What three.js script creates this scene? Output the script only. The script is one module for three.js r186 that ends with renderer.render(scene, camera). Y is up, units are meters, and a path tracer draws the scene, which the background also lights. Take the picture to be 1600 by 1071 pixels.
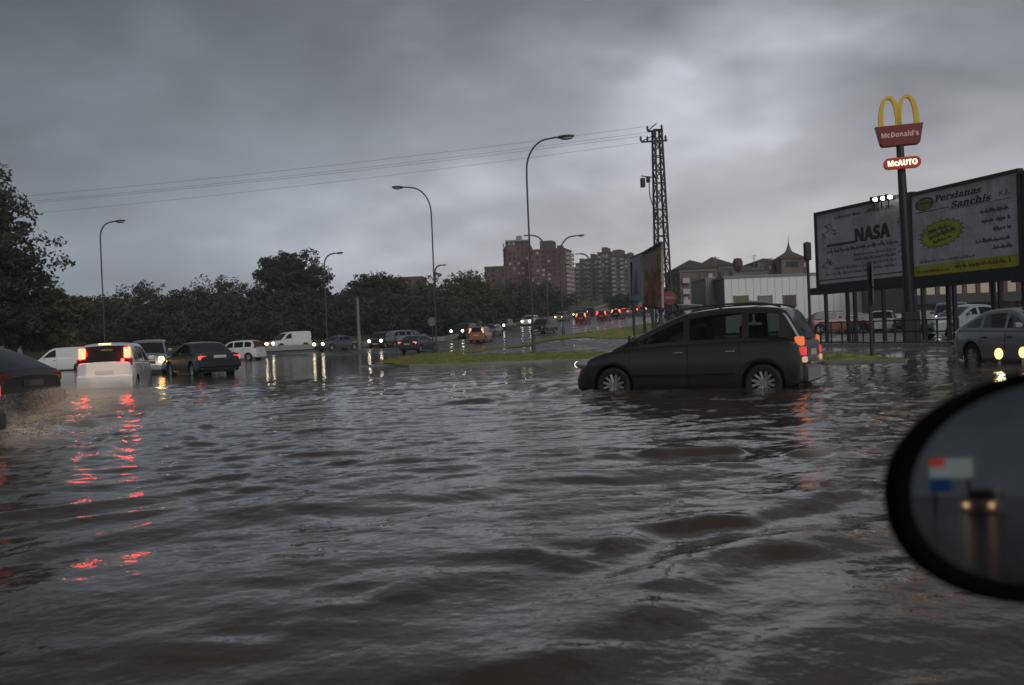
import * as THREE from 'three';
import { mergeGeometries, mergeVertices, toCreasedNormals } from 'three/addons/utils/BufferGeometryUtils.js';
import { RoundedBoxGeometry } from 'three/addons/geometries/RoundedBoxGeometry.js';
import { FontLoader } from 'three/addons/loaders/FontLoader.js';
import { TextGeometry } from 'three/addons/geometries/TextGeometry.js';

// ------------------------------------------------------------------ camera, sky, sun, exposure
const scene = new THREE.Scene();
const F = 1600, EYE = 1.05, ROLL = 2.3 * Math.PI / 180, PITCH = 10.5 / 1600;
const camera = new THREE.PerspectiveCamera(2 * Math.atan(1071 / 2 / F) * 180 / Math.PI, 1024 / 685, 0.05, 4000);
camera.position.set(0, EYE, 0);
camera.rotation.set(-PITCH, 0, -ROLL, 'YXZ');
camera.focus = 24; camera.userData.fStop = 4.2;
scene.add(camera);

const clamp = (x, a = 0, b = 1) => Math.min(b, Math.max(a, x));
const sstep = (a, b, x) => { const t = clamp((x - a) / (b - a)); return t * t * (3 - 2 * t); };
const lerp = (a, b, t) => a + (b - a) * t;
function rng(seed) { let s = seed >>> 0; return () => { s = (s + 0x6D2B79F5) >>> 0; let t = s; t = Math.imul(t ^ (t >>> 15), t | 1); t ^= t + Math.imul(t ^ (t >>> 7), t | 61); return ((t ^ (t >>> 14)) >>> 0) / 4294967296; }; }
function hash3(x, y, z) { let h = Math.imul(x, 374761393) ^ Math.imul(y, 668265263) ^ Math.imul(z, 2147483647 ^ 0x5bd1e995); h = Math.imul(h ^ (h >>> 13), 1274126177); return ((h ^ (h >>> 16)) >>> 0) / 4294967296; }
function vnoise(x, y, z) {
  const xi = Math.floor(x), yi = Math.floor(y), zi = Math.floor(z); let u = x - xi, v = y - yi, w = z - zi;
  u = u * u * u * (u * (u * 6 - 15) + 10); v = v * v * v * (v * (v * 6 - 15) + 10); w = w * w * w * (w * (w * 6 - 15) + 10);
  const c = (i, j, k) => hash3(xi + i, yi + j, zi + k);
  return lerp(lerp(lerp(c(0, 0, 0), c(1, 0, 0), u), lerp(c(0, 1, 0), c(1, 1, 0), u), v), lerp(lerp(c(0, 0, 1), c(1, 0, 1), u), lerp(c(0, 1, 1), c(1, 1, 1), u), v), w) * 2 - 1;
}
function fbm(x, y, z, o = 5) { let s = 0, a = 0.5; for (let i = 0; i < o; i++) { s += a * vnoise(x, y, z); x *= 2.03; y *= 2.03; z *= 2.03; a *= 0.5; x += 17.3; } return s; }

{ // overcast dusk sky: layered cloud, brighter towards the west (right) where the cover thins
  const w = 2048, h = 1024, d = new Float32Array(w * h * 4);
  for (let r = 0; r < h; r++) {
    const el = ((r + 0.5) / h - 0.5) * Math.PI, y = Math.max(Math.sin(el), 0.0), ce = Math.cos(el);
    for (let c = 0; c < w; c++) {
      const az = ((c + 0.5) / w - 0.5) * 2 * Math.PI, x = ce * Math.cos(az), z = ce * Math.sin(az), i = (r * w + c) * 4;
      const k = 1.3 / (y + 0.3), px = x * k * 1.5, pz = z * k * 1.5;
      const wx = fbm(px * 0.8 + 3, pz * 0.8, 1.7, 3), wz = fbm(px * 0.8, pz * 0.8 + 9, 5.1, 3);
      const big = 0.55 * fbm(px * 0.7 + wx * 0.35 + 11.2, pz * 0.8 + wz * 0.35 + 4.4, 0.3, 4) + 0.6 * fbm(x * 2.1 + 17.5, el * 5.0 + 2, z * 2.1 + 1, 4);
      const fine = 0.4 * fbm(px * 2.2 + wx * 0.5, pz * 2.6 + wz * 0.5, 8.2, 6) + 0.85 * fbm(x * 5.6 + wx * 0.4 + 2, el * 11 + wz * 0.3, z * 5.6 + 7, 7);
      let da = az - (-Math.PI / 2 + 0.33); da = Math.atan2(Math.sin(da), Math.cos(da));
      const west = Math.exp(-(da * da) / (2 * 0.37 * 0.37));
      const low = Math.exp(-y / 0.13), e = y;
      let L = 0.082 + 0.085 * low + 0.178 * Math.exp(-Math.pow((e - 0.12) / 0.15, 2)) + west * (0.40 * Math.exp(-y / 0.12) + 0.06);
      L *= 1 + 0.42 * big + (0.34 + 0.16 * west) * fine + (0.2 + 0.35 * west) * Math.max(0, fine * 1.4 + big * 0.6 - 0.12);
      // the thin place in the cover
      const gx = (da + 0.09) / 0.085, gy = (el - 0.262) / 0.04;
      const gap = Math.exp(-(gx * gx + gy * gy) * 0.8) * clamp(0.8 + 1.5 * fine + 0.9 * big, 0, 1.6);
      L += 0.36 * gap;
      L *= 0.62 + 0.38 * (0.5 + 0.5 * Math.cos(da * 0.8)); L = Math.max(L, 0.03);
      const warm = west * low;
      d[i] = L * (0.865 + 0.18 * Math.min(1, warm * 1.5 + 0.25 * west)); d[i + 1] = L * (1.0 + 0.01 * warm); d[i + 2] = L * (1.16 - 0.12 * Math.min(1, warm * 1.5 + 0.25 * west)); d[i + 3] = 1;
    }
  }
  const t = new THREE.DataTexture(d, w, h, THREE.RGBAFormat, THREE.FloatType);
  t.mapping = THREE.EquirectangularReflectionMapping; t.magFilter = t.minFilter = THREE.LinearFilter; t.colorSpace = THREE.LinearSRGBColorSpace; t.needsUpdate = true;
  scene.background = t; scene.environment = t; scene.environmentIntensity = 1; scene.backgroundIntensity = 1;
}
const sun = new THREE.DirectionalLight(new THREE.Color(1, 0.97, 0.93), 1.25);
sun.position.set(34, 62, 68); sun.target.position.set(0, 0, -30); sun.castShadow = true; sun.shadow.radius = 85;
Object.assign(sun.shadow.camera, { left: -120, right: 120, top: 160, bottom: -160, near: 1, far: 400 }); sun.shadow.mapSize.set(2048, 2048);
scene.add(sun, sun.target);
const renderer = new THREE.WebGLRenderer({ antialias: true });
renderer.setSize(1024, 685); renderer.shadowMap.enabled = true;
renderer.toneMapping = THREE.LinearToneMapping; renderer.toneMappingExposure = 1.0;
scene.fog = new THREE.FogExp2(new THREE.Color(0.5, 0.52, 0.56), 0.00055);

// ------------------------------------------------------------------ helpers
// a direction of the lens (pixels of the 1600-wide photograph) to a point at depth Z in front of the eye
function at(u, v, Z) {
  const x = (u - 800) / F, y = -(v - 535.5) / F, c = Math.cos(ROLL), s = Math.sin(ROLL);
  const X = x * c + y * s, Y = -x * s + y * c, cp = Math.cos(PITCH), sp = Math.sin(PITCH);
  const yy = Y * cp - sp, zz = -cp - Y * sp, k = Z / -zz;
  return new THREE.Vector3(X * k, EYE + yy * k, -Z);
}
const gp = (u, v, y0) => { let lo = 0.5, p; const q = at(u, v, 1); const Z = (y0 - EYE) / (q.y - EYE); p = at(u, v, Z); return p; };
const used = {};
function numbered(n) { const k = used[n] = (used[n] ?? -1) + 1; return k ? n + '_' + String(k).padStart(3, '0') : n; }
function tag(o, label, category, group) { o.userData.label = label; o.userData.category = category; if (group) o.userData.group = group; return o; }
function thing(name, label, category, pos = [0, 0, 0], turn = 0, group) {
  const o = new THREE.Group(); o.name = numbered(name); o.position.set(...pos); o.rotation.y = turn; scene.add(o); return tag(o, label, category, group);
}
function part(name, geo, mat, parent) {
  const m = new THREE.Mesh(geo, mat); m.name = name; m.castShadow = m.receiveShadow = true; parent.add(m); return m;
}
function struct(name, geo, mat) { const m = part(name, geo, mat, scene); m.userData.kind = 'structure'; return m; }
function copyOf(o, label, pos, turn, group, name) {
  const c = o.clone(); c.name = numbered(name ?? o.name.replace(/_\d{3}$/, '')); scene.add(c);
  c.userData = { ...o.userData, label }; if (group) c.userData.group = group; else delete c.userData.group;
  c.position.set(...pos); c.rotation.set(0, turn, 0); return c;
}
const lin = (r, g, b) => new THREE.Color().setRGB(r, g, b);
function mat(r, g, b, rough = 0.6, o = {}) { return new THREE.MeshPhysicalMaterial({ color: lin(r, g, b), roughness: rough, ...o }); }
const glow = (r, g, b, k) => new THREE.MeshStandardMaterial({ color: lin(0.05, 0.05, 0.05), emissive: lin(r, g, b), emissiveIntensity: k, roughness: 0.4 });
const box = (w, h, d, x = 0, y = 0, z = 0) => new THREE.BoxGeometry(w, h, d).translate(x, y, z);
const merged = list => mergeGeometries(list.map(g => { let q = g.index ? g.toNonIndexed() : g; const n = new THREE.BufferGeometry(); for (const k of ['position', 'normal', 'uv']) if (q.attributes[k]) n.setAttribute(k, q.attributes[k]); if (!n.attributes.uv) n.setAttribute('uv', new THREE.Float32BufferAttribute(new Float32Array(n.attributes.position.count * 2), 2)); return n; }));
function tube(pts, r, seg = 24, rs = 8) { return new THREE.TubeGeometry(new THREE.CatmullRomCurve3(pts.map(p => p.isVector3 ? p : new THREE.Vector3(...p))), seg, r, rs); }
function bar(a, b, w) { // a square bar between two points
  const A = new THREE.Vector3(...a), B = new THREE.Vector3(...b), L = A.distanceTo(B);
  const g = new THREE.BoxGeometry(w, w, L); g.applyMatrix4(new THREE.Matrix4().lookAt(A, B, Math.abs(B.y - A.y) > 0.99 * L ? new THREE.Vector3(1, 0, 0) : new THREE.Vector3(0, 1, 0)));
  return g.translate((A.x + B.x) / 2, (A.y + B.y) / 2, (A.z + B.z) / 2);
}
class MB { // collects quads and triangles
  constructor() { this.p = []; }
  tri(a, b, c) { this.p.push(...a, ...b, ...c); }
  quad(a, b, c, d) { this.tri(a, b, c); this.tri(a, c, d); }
  geo(crease = 0.6) {
    const g = new THREE.BufferGeometry(); g.setAttribute('position', new THREE.Float32BufferAttribute(this.p, 3));
    return toCreasedNormals(mergeVertices(g, 1e-4), crease);
  }
}
const pl = (pts, x) => { // piecewise linear, pts sorted by x
  if (x <= pts[0][0]) return pts[0][1];
  for (let i = 1; i < pts.length; i++) if (x <= pts[i][0]) return lerp(pts[i - 1][1], pts[i][1], (x - pts[i - 1][0]) / (pts[i][0] - pts[i - 1][0]));
  return pts[pts.length - 1][1];
};
function noiseTex(size, fn, rep, srgb) { // fn(u,v in 0..1) -> [r,g,b] 0..1
  const d = new Uint8Array(size * size * 4);
  for (let y = 0; y < size; y++) for (let x = 0; x < size; x++) { const c = fn(x / size, y / size), i = (y * size + x) * 4; d[i] = clamp(c[0]) * 255; d[i + 1] = clamp(c[1]) * 255; d[i + 2] = clamp(c[2]) * 255; d[i + 3] = 255; }
  const t = new THREE.DataTexture(d, size, size); t.wrapS = t.wrapT = THREE.RepeatWrapping; t.magFilter = THREE.LinearFilter; t.minFilter = THREE.LinearMipmapLinearFilter;
  if (srgb) t.colorSpace = THREE.SRGBColorSpace; t.repeat.set(rep, rep); t.needsUpdate = true; return t;
}
// noise that repeats seamlessly over the unit square
function pnoise(x, y, n, s) { const xi = Math.floor(x), yi = Math.floor(y); let u = x - xi, v = y - yi; u = u * u * u * (u * (u * 6 - 15) + 10); v = v * v * v * (v * (v * 6 - 15) + 10); const c = (i, j) => hash3((xi + i) % n, (yi + j) % n, s); return lerp(lerp(c(0, 0), c(1, 0), u), lerp(c(0, 1), c(1, 1), u), v) * 2 - 1; }
const tn = (u, v, n, s, o = 4) => { let t = 0, a = 0.5; for (let i = 0; i < o; i++) { t += a * pnoise(u * n, v * n, n, s * 31 + i); n *= 2; a *= 0.5; } return t; };

// ------------------------------------------------------------------ terrain
const XE = [[0, -12], [46, -8], [54, -6], [86, 0], [100, 3], [114, 8], [124, 14], [140, 20], [195, 29], [290, 46], [700, 110]];
const XL = [[0, -400], [97.9, -300], [98, -24], [100, -15.5], [106, -7.5], [120, -5], [150, 0], [188, 9.5], [290, 30], [700, 95]];
const hill = Z => { const t = Math.max(0, Z - 82); return t < 8 ? t * t * 0.034 / 16 : 0.034 * (t - 4) + 0.00006 * (t - 8) * (t - 8); };
const ZS = [[-60, 41], [2.5, 40.5], [8.6, 25.5], [14, 27.5], [60, 27.5]];
function gy(X, Z) {
  const far = Math.max(0, Z - 290), Zc = Math.min(Z, 290);
  const l = -0.17 + 0.135 * sstep(26, 52, Zc) + 0.06 * sstep(78, 96, Zc) + hill(Zc);
  const r = -0.17 + 0.3 * sstep(-2.5, 3.5, Z - pl(ZS, X)) + 0.1 * sstep(5, 25, Z - pl(ZS, X)) + 0.022 * Math.max(0, Zc - 120);
  return lerp(l, r, sstep(0.2, 3.8, X - pl(XE, Z))) - far * 0.004;
}
function hit(u, v) { // where a line of sight meets the terrain
  for (let Z = 4; Z < 600; Z += 0.25) { const p = at(u, v, Z); if (p.y <= gy(p.x, Z)) { p.y = gy(p.x, Z); return p; } }
  const p = at(u, v, 250); p.y = gy(p.x, 250); return p;
}
const onG = (u, Z) => { let p = at(u, 525, Z); p = at(u, 525 - 0, Z); p.y = gy(p.x, Z); const q = at(u, 525 + (EYE - p.y) * F / Z, Z); return [q.x, gy(q.x, Z), -Z]; };

const asphaltC = noiseTex(512, (u, v) => { const n = tn(u, v, 9, 1, 5), f = hash3(u * 512 | 0, v * 512 | 0, 7) - 0.5; const k = 0.2 + 0.1 * n + 0.07 * f; return [k, k * 0.99, k * 1.0]; }, 1, true);
const asphaltR = noiseTex(512, (u, v) => { const n = tn(u, v, 7, 5, 5); const k = clamp(0.36 + 0.8 * n, 0.12, 0.62); return [k, k, k]; }, 1);
const asphaltB = noiseTex(512, (u, v) => { const k = 0.5 + 0.25 * tn(u, v, 24, 8, 3) + 0.3 * (hash3(u * 512 | 0, v * 512 | 0, 3) - 0.5); return [k, k, k]; }, 1);
const asphalt = new THREE.MeshPhysicalMaterial({ color: lin(1.9, 1.9, 1.95), map: asphaltC, roughnessMap: asphaltR, roughness: 1, bumpMap: asphaltB, bumpScale: 0.003 });
{
  const xs = [], zs = [];
  for (let x = -60; x <= 60; x += 1) xs.push(x);
  for (const k of [90, 150, 300, 700, 1800]) { xs.push(k); xs.unshift(-k); }
  for (let z = -60; z < 0; z += 6) zs.push(z); for (let z = 0; z < 170; z += 1) zs.push(z); for (let z = 170; z <= 310; z += 7) zs.push(z); zs.push(500, 900, 2400); zs.unshift(-1500, -500, -150);
  const pos = [], uv = [], idx = [];
  for (const z of zs) for (const x of xs) { pos.push(x, z < 0 ? gy(x, 0) : gy(x, z), -z); uv.push(x / 7, z / 7); }
  const n = xs.length;
  for (let i = 0; i < zs.length - 1; i++) for (let j = 0; j < n - 1; j++) { const a = i * n + j; idx.push(a, a + 1, a + n + 1, a, a + n + 1, a + n); }
  const g = new THREE.BufferGeometry(); g.setAttribute('position', new THREE.Float32BufferAttribute(pos, 3)); g.setAttribute('uv', new THREE.Float32BufferAttribute(uv, 2)); g.setIndex(idx); g.computeVertexNormals();
  struct('road', g, asphalt);
}
// flood water
const mudPatches = [[-7.6, 15.8, 2.4, 2.6, 0.9], [-6.2, 13.2, 1.8, 2.6, 0.75], [-6.2, 18.5, 2.6, 1.8, 0.6], [-11.2, 27.4, 2.6, 1.8, 0.8], [-8.6, 22, 2.2, 2.4, 0.5], [1.5, 8.8, 0.4, 0.14, 1], [2.55, 8.2, 0.3, 0.12, 0.9], [0.3, 17.5, 0.9, 0.35, 0.45], [2.1, 16.9, 0.7, 0.5, 0.5], [4.2, 15.3, 0.9, 0.3, 0.5], [-3.65, 12.2, 0.25, 0.9, 0.35], [-4.0, 14.6, 0.5, 0.25, 0.35]];
function mud(X, Z) { let m = 0; for (const [x, z, a, b, k] of mudPatches) { const q = ((X - x) / a) ** 2 + ((Z - z) / b) ** 2; if (q < 9) m += k * Math.exp(-q); } return Math.min(m, 1); }
const waves = (() => {
  const R = rng(41), w = [];
  const add = (lam, dir, slope) => { const k = 2 * Math.PI / lam; w.push([k * Math.sin(dir), k * Math.cos(dir), slope / k, R() * 6.28, lam]); };
  for (let i = 0; i < 10; i++) add(0.75 + R() * 0.75, -0.53 + (R() - 0.5) * 0.35, 0.023);    // the swell that crosses the foreground
  for (let i = 0; i < 9; i++) add(1.3 * Math.exp(R() * 0.8), (R() - 0.5) * 1.4, 0.014);
  for (let i = 0; i < 22; i++) add(0.28 * Math.exp(R() * 0.95), (R() - 0.5) * 1.9 - 0.1, 0.0205);
  for (let i = 0; i < 16; i++) add(0.1 * Math.exp(R() * 1.0), (R() - 0.5) * 2.8, 0.0175);
  return w;
})();
const ridges = [[-3.35, 11.4, -3.9, 13.2, 0.045, 0.13], [-3.9, 13.2, -4.15, 14.8, 0.035, 0.13], [1.2, 8.85, 1.85, 8.9, 0.075, 0.1], [2.3, 8.35, 2.85, 8.3, 0.055, 0.1], [0.5, 18.9, 1.3, 17.6, 0.10, 0.22], [1.3, 17.6, 2.6, 16.9, 0.06, 0.16], [-0.8, 16.6, 1.4, 17.0, 0.05, 0.22], [1.6, 15.9, 4.6, 14.6, 0.045, 0.22], [4.8, 16.2, 6.5, 17.2, 0.05, 0.25], [-7.0, 13.0, -4.2, 19.5, 0.05, 0.16], [1.3, 12.3, 4.4, 13.6, 0.03, 0.14], [-0.6, 7.3, 0.9, 8.6, 0.02, 0.1], [-1.4, 3.9, 0.8, 5.35, 0.03, 0.2], [-0.3, 3.6, 1.3, 4.6, 0.03, 0.2], [0.3, 4.9, 2.3, 6.4, 0.022, 0.13]];
function waterY(X, Z) {
  const wx = X + 0.35 * vnoise(X * 0.7, Z * 0.5, 2.2) + 0.06 * vnoise(X * 3, Z * 2.4, 7.7), wz = Z + 0.4 * vnoise(X * 0.6, Z * 0.6, 9.1) + 0.06 * vnoise(X * 2.6, Z * 3, 3.3);
  const calm = (1 - 0.9 * sstep(24, 46, Z) * sstep(-3.2, -8, X)) * (1 - 0.55 * sstep(24, 44, Z)) * (1 - 0.88 * sstep(46, 56, Z));
  const chop = (0.7 + 0.6 * vnoise(X * 0.45, Z * 0.33, 5.5)) * (0.22 + 1.15 * sstep(3.8, 11, Z));
  let y = 0, D = Math.max(Z, 1.5);
  for (const [kx, kz, a, ph, lam] of waves) {
    const f = lam < 0.28 ? chop * (1 - sstep(lam * 55, lam * 110, D)) : lam < 0.75 ? (0.15 + 0.95 * chop) * (1 - sstep(lam * 60, lam * 120, D)) : 1 - 0.6 * sstep(6, 14, D);
    if (f <= 0) continue;
    const s = Math.sin(kx * wx + kz * wz + ph); y += a * f * (s + 0.22 * (s * s - 0.5));
  }
  y *= calm;
  for (const [x0, z0, x1, z1, a, b] of ridges) {
    const dx = x1 - x0, dz = z1 - z0, L2 = dx * dx + dz * dz, t = clamp(((wx - x0) * dx + (wz - z0) * dz) / L2), qx = wx - x0 - t * dx, qz = wz - z0 - t * dz, q = (qx * qx + qz * qz) / (b * b);
    if (q < 12) y += a * Math.exp(-q) * (0.7 + 0.5 * vnoise(X * 4, Z * 4, 1));
  }
  const m = mud(X, Z);
  if (m > 0.02) y += m * (Z > 11 ? 0.055 : 0.02) * (0.5 + 0.8 * vnoise(X * 2.2, Z * 1.6, 4) + 0.55 * Math.abs(vnoise(X * 6, Z * 5, 14)));
  return y;
}
const waterB = noiseTex(1024, (u, v) => { const k = 0.5 + 0.5 * tn(u, v, 13, 3, 5); return [k, k, k]; }, 1);
const waterM = new THREE.MeshPhysicalMaterial({ color: lin(1, 1, 1), vertexColors: true, roughness: 0.06, ior: 1.33, specularIntensity: 0.66, bumpMap: waterB, bumpScale: 0.0085 });
{
  const rows = 720, cols = 640, T = 0.78, pos = new Float32Array(rows * cols * 3), uv = new Float32Array(rows * cols * 2), col = new Float32Array(rows * cols * 3), idx = [];
  const s0 = 1.3 ** -0.5, s1 = 104 ** -0.5;
  for (let i = 0; i < rows; i++) {
    const s = lerp(s0, s1, i / (rows - 1)), Z = 1 / (s * s);
    for (let j = 0; j < cols; j++) {
      const X = Z * lerp(-T, T, j / (cols - 1)), k = i * cols + j, m = mud(X, Z), n = 0.5 + 0.5 * vnoise(X * 1.1, Z * 0.9, 6.6);
      pos[k * 3] = X; pos[k * 3 + 1] = waterY(X, Z); pos[k * 3 + 2] = -Z; uv[k * 2] = X / 2.2; uv[k * 2 + 1] = Z / 2.2;
      const f = m * clamp(0.55 + 0.9 * vnoise(X * 3, Z * 2.4, 12.5));
      col[k * 3] = lerp(0.044 + 0.026 * n, 0.30, f); col[k * 3 + 1] = lerp(0.030 + 0.017 * n, 0.25, f); col[k * 3 + 2] = lerp(0.022 + 0.011 * n, 0.22, f);
    }
  }
  for (let i = 0; i < rows - 1; i++) for (let j = 0; j < cols - 1; j++) { const a = i * cols + j; idx.push(a, a + 1, a + cols + 1, a, a + cols + 1, a + cols); }
  // the same flood round and behind the eye, coarser
  const strips = [[-160, -1.3, -80, 80]];
  const g = new THREE.BufferGeometry(); g.setAttribute('position', new THREE.BufferAttribute(pos, 3)); g.setAttribute('uv', new THREE.BufferAttribute(uv, 2)); g.setAttribute('color', new THREE.BufferAttribute(col, 3)); g.setIndex(idx); g.computeVertexNormals();
  struct('flood_water', g, waterM);
  const b = new MB(), w2 = [];
  for (let z = -70; z < 1.3; z += 1.5) { const zb = Math.min(z + 1.5, 1.3); for (let x = -60; x < 60; x += 1.5) b.quad([x, -0.004, -z], [x + 1.5, -0.004, -z], [x + 1.5, -0.004, -zb], [x, -0.004, -zb]); }
  for (const s of [-1, 1]) for (let z = 1.3; z < 80; z += 1.5) { const a0 = z * T * s, a1 = (z + 1.5) * T * s, e = 70 * s; if (s > 0) b.quad([a0, -0.004, -z], [e, -0.004, -z], [e, -0.004, -z - 1.5], [a1, -0.004, -z - 1.5]); else b.quad([e, -0.004, -z], [a0, -0.004, -z], [a1, -0.004, -z - 1.5], [e, -0.004, -z - 1.5]); }
  const g2 = b.geo(0.5); const p2 = g2.attributes.position, u2 = new Float32Array(p2.count * 2); for (let i = 0; i < p2.count; i++) { u2[i * 2] = p2.getX(i) / 2.2; u2[i * 2 + 1] = -p2.getZ(i) / 2.2; } g2.setAttribute('uv', new THREE.BufferAttribute(u2, 2));
  struct('flood_water_001', g2, new THREE.MeshPhysicalMaterial({ color: lin(0.06, 0.05, 0.045), roughness: 0.09, ior: 1.33, bumpMap: waterB, bumpScale: 0.03 }));
}
// spray thrown up by the cars on the left
{
  const R = rng(8), M = new THREE.Matrix4(), q = new THREE.Quaternion(), list = [];
  const jet = (x, z, n, len, h, dirx, dirz, spread) => {
    for (let i = 0; i < n; i++) {
      const t = Math.pow(R(), 0.8), s = (R() + R() + R() - 1.5) * spread * (0.35 + t), lift = h * t * (1 - t) * 4 * Math.pow(R(), 1.1);
      const X = x + dirx * len * t - dirz * s, Z = z + dirz * len * t + dirx * s, y = Math.max(0.0, lift + 0.02 + (R() - 0.5) * 0.05);
      const r = (0.001 + 0.0026 * Math.pow(R(), 4)) * (1 + 0.3 * t); list.push([X, y, -Z, r * (1 + R()), r * (0.7 + 0.6 * R()), r]);
    }
  };
  jet(-9.1, 18.2, 64000, 2.8, 0.46, 0.9, -0.2, 0.8); jet(-9.5, 17.4, 60000, 3.0, 0.42, 0.6, -0.8, 1.0); jet(-7.6, 14.0, 40000, 2.0, 0.32, 0.5, -0.86, 0.8);
  jet(-12.2, 28.6, 22000, 2.4, 0.24, 0.2, -0.98, 1.4); jet(-11.3, 28.8, 12000, 1.8, 0.28, 0.7, -0.7, 0.8); jet(-8.6, 18.6, 44000, 2.3, 0.5, 0.98, 0.1, 0.5);
  const im = new THREE.InstancedMesh(new THREE.OctahedronGeometry(1, 0), mat(0.60, 0.54, 0.50, 0.55, { transmission: 0.35, thickness: 0 }), list.length);
  list.forEach((a, i) => { M.compose(new THREE.Vector3(a[0], a[1], a[2]), q.setFromEuler(new THREE.Euler(0, R() * 3, R() * 3)), new THREE.Vector3(a[3], a[4], a[5])); im.setMatrixAt(i, M); });
  im.name = 'water_spray'; tag(im, 'brown muddy spray thrown up behind the cars on the left', 'spray'); im.userData.kind = 'stuff'; scene.add(im);
}

// ------------------------------------------------------------------ grass islands and verges
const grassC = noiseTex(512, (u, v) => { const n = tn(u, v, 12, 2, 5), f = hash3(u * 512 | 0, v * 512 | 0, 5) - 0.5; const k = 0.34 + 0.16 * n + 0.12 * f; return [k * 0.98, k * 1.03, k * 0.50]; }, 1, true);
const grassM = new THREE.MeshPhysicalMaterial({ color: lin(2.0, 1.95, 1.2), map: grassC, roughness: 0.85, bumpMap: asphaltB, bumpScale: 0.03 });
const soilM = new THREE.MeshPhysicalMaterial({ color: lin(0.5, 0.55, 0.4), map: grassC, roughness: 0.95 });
const kerbM = mat(0.24, 0.235, 0.22, 0.5);
function inPoly(p, x, z) { let c = false; for (let i = 0, j = p.length - 1; i < p.length; j = i++) if ((p[i][1] > z) !== (p[j][1] > z) && x < (p[j][0] - p[i][0]) * (z - p[i][1]) / (p[j][1] - p[i][1]) + p[i][0]) c = !c; return c; }
const edgeD = (p, x, z) => { let m = 1e9; for (let i = 0, j = p.length - 1; i < p.length; j = i++) { const dx = p[i][0] - p[j][0], dz = p[i][1] - p[j][1], t = clamp(((x - p[j][0]) * dx + (z - p[j][1]) * dz) / (dx * dx + dz * dz)); m = Math.min(m, Math.hypot(x - p[j][0] - t * dx, z - p[j][1] - t * dz)); } return m; };
const tuftSpots = [];
function island(name, poly, h, base) {
  const shape = new THREE.Shape(poly.map(p => new THREE.Vector2(p[0], p[1])));
  // fine triangles: a grid clipped to the outline by walking edges inwards
  const c = poly.reduce((a, p) => [a[0] + p[0] / poly.length, a[1] + p[1] / poly.length], [0, 0]);
  const g0 = new THREE.ShapeGeometry(shape); let pos = [...g0.attributes.position.array], tris = []; const ix = g0.index.array;
  for (let i = 0; i < ix.length; i += 3) tris.push([0, 1, 2].map(k => [pos[ix[i + k] * 3], pos[ix[i + k] * 3 + 1]]));
  for (let it = 0; it < 12; it++) { const nx = []; let any = false; for (const t of tris) { const l = [0, 1, 2].map(k => Math.hypot(t[k][0] - t[(k + 1) % 3][0], t[k][1] - t[(k + 1) % 3][1])), m = l.indexOf(Math.max(...l)); if (l[m] > 1.1) { any = true; const a = t[m], b = t[(m + 1) % 3], d = t[(m + 2) % 3], e = [(a[0] + b[0]) / 2, (a[1] + b[1]) / 2]; nx.push([a, e, d], [e, b, d]); } else nx.push(t); } tris = nx; if (!any) break; }
  const Y = (x, z) => base(x, z) + h * sstep(0, 0.9, edgeD(poly, x, z)) + 0.05;
  const P = [], U = [];
  for (const t of tris) { const o = (t[1][0] - t[0][0]) * (t[2][1] - t[0][1]) - (t[1][1] - t[0][1]) * (t[2][0] - t[0][0]) > 0 ? t : [t[0], t[2], t[1]]; for (const p of o) { P.push(p[0], Y(p[0], p[1]), -p[1]); U.push(p[0] / 3, p[1] / 3); } }
  const g = new THREE.BufferGeometry(); g.setAttribute('position', new THREE.Float32BufferAttribute(P, 3)); g.setAttribute('uv', new THREE.Float32BufferAttribute(U, 2));
  const gg = mergeVertices(g, 1e-3); gg.computeVertexNormals();
  struct(name, gg, grassM);
  const R = rng(poly.length * 77 + 3), bb = new THREE.Box2().setFromPoints(poly.map(p => new THREE.Vector2(...p))), n = Math.min(22000, (bb.max.x - bb.min.x) * (bb.max.y - bb.min.y) * 90);
  for (let i = 0; i < n; i++) { const x = lerp(bb.min.x, bb.max.x, R()), z = lerp(bb.min.y, bb.max.y, R()); if (inPoly(poly, x, z)) tuftSpots.push([x, Y(x, z), -z, 0.6 + R() * 0.9]); }
  return Y;
}
const lowIsle = [[-6.3, 47.5], [-5.6, 43.5], [-4, 40.2], [-1, 39.2], [1.5, 39], [3.6, 38.2], [6, 32.5], [8.2, 26.8], [9.8, 25.6], [10.3, 26.4], [9.2, 29.5], [7.4, 35], [4.6, 43], [2, 46.5], [-1, 48.5], [-2.6, 53], [-3.4, 60], [-1.2, 74], [0.9, 86], [3.4, 98], [7.5, 108], [13.5, 116], [22, 121], [30, 124], [34, 132], [24, 140], [19, 139.5], [13, 124], [7, 113.5], [2.6, 100.5], [-0.2, 87], [-3.2, 72], [-6, 56]];
island('grass_island', lowIsle, 0.07, (x, z) => Math.max(gy(x, z), -0.02 + 0.1 * sstep(38, 44, z)));
{ // kerb along the island's water side
  const e = [[-6.3, 47.5], [-5.6, 43.5], [-4, 40.2], [-1, 39.2], [1.5, 39], [3.6, 38.2], [6, 32.5], [8.2, 26.8], [9.8, 25.6]].map(p => [p[0], p[1] - 0.12]);
  const k = []; for (let i = 0; i < e.length - 1; i++) k.push(bar([e[i][0], 0.0, -e[i][1]], [e[i + 1][0], 0.0, -e[i + 1][1]], 0.16));
  const o = struct('island_kerb', merged(k), kerbM);
}
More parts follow.
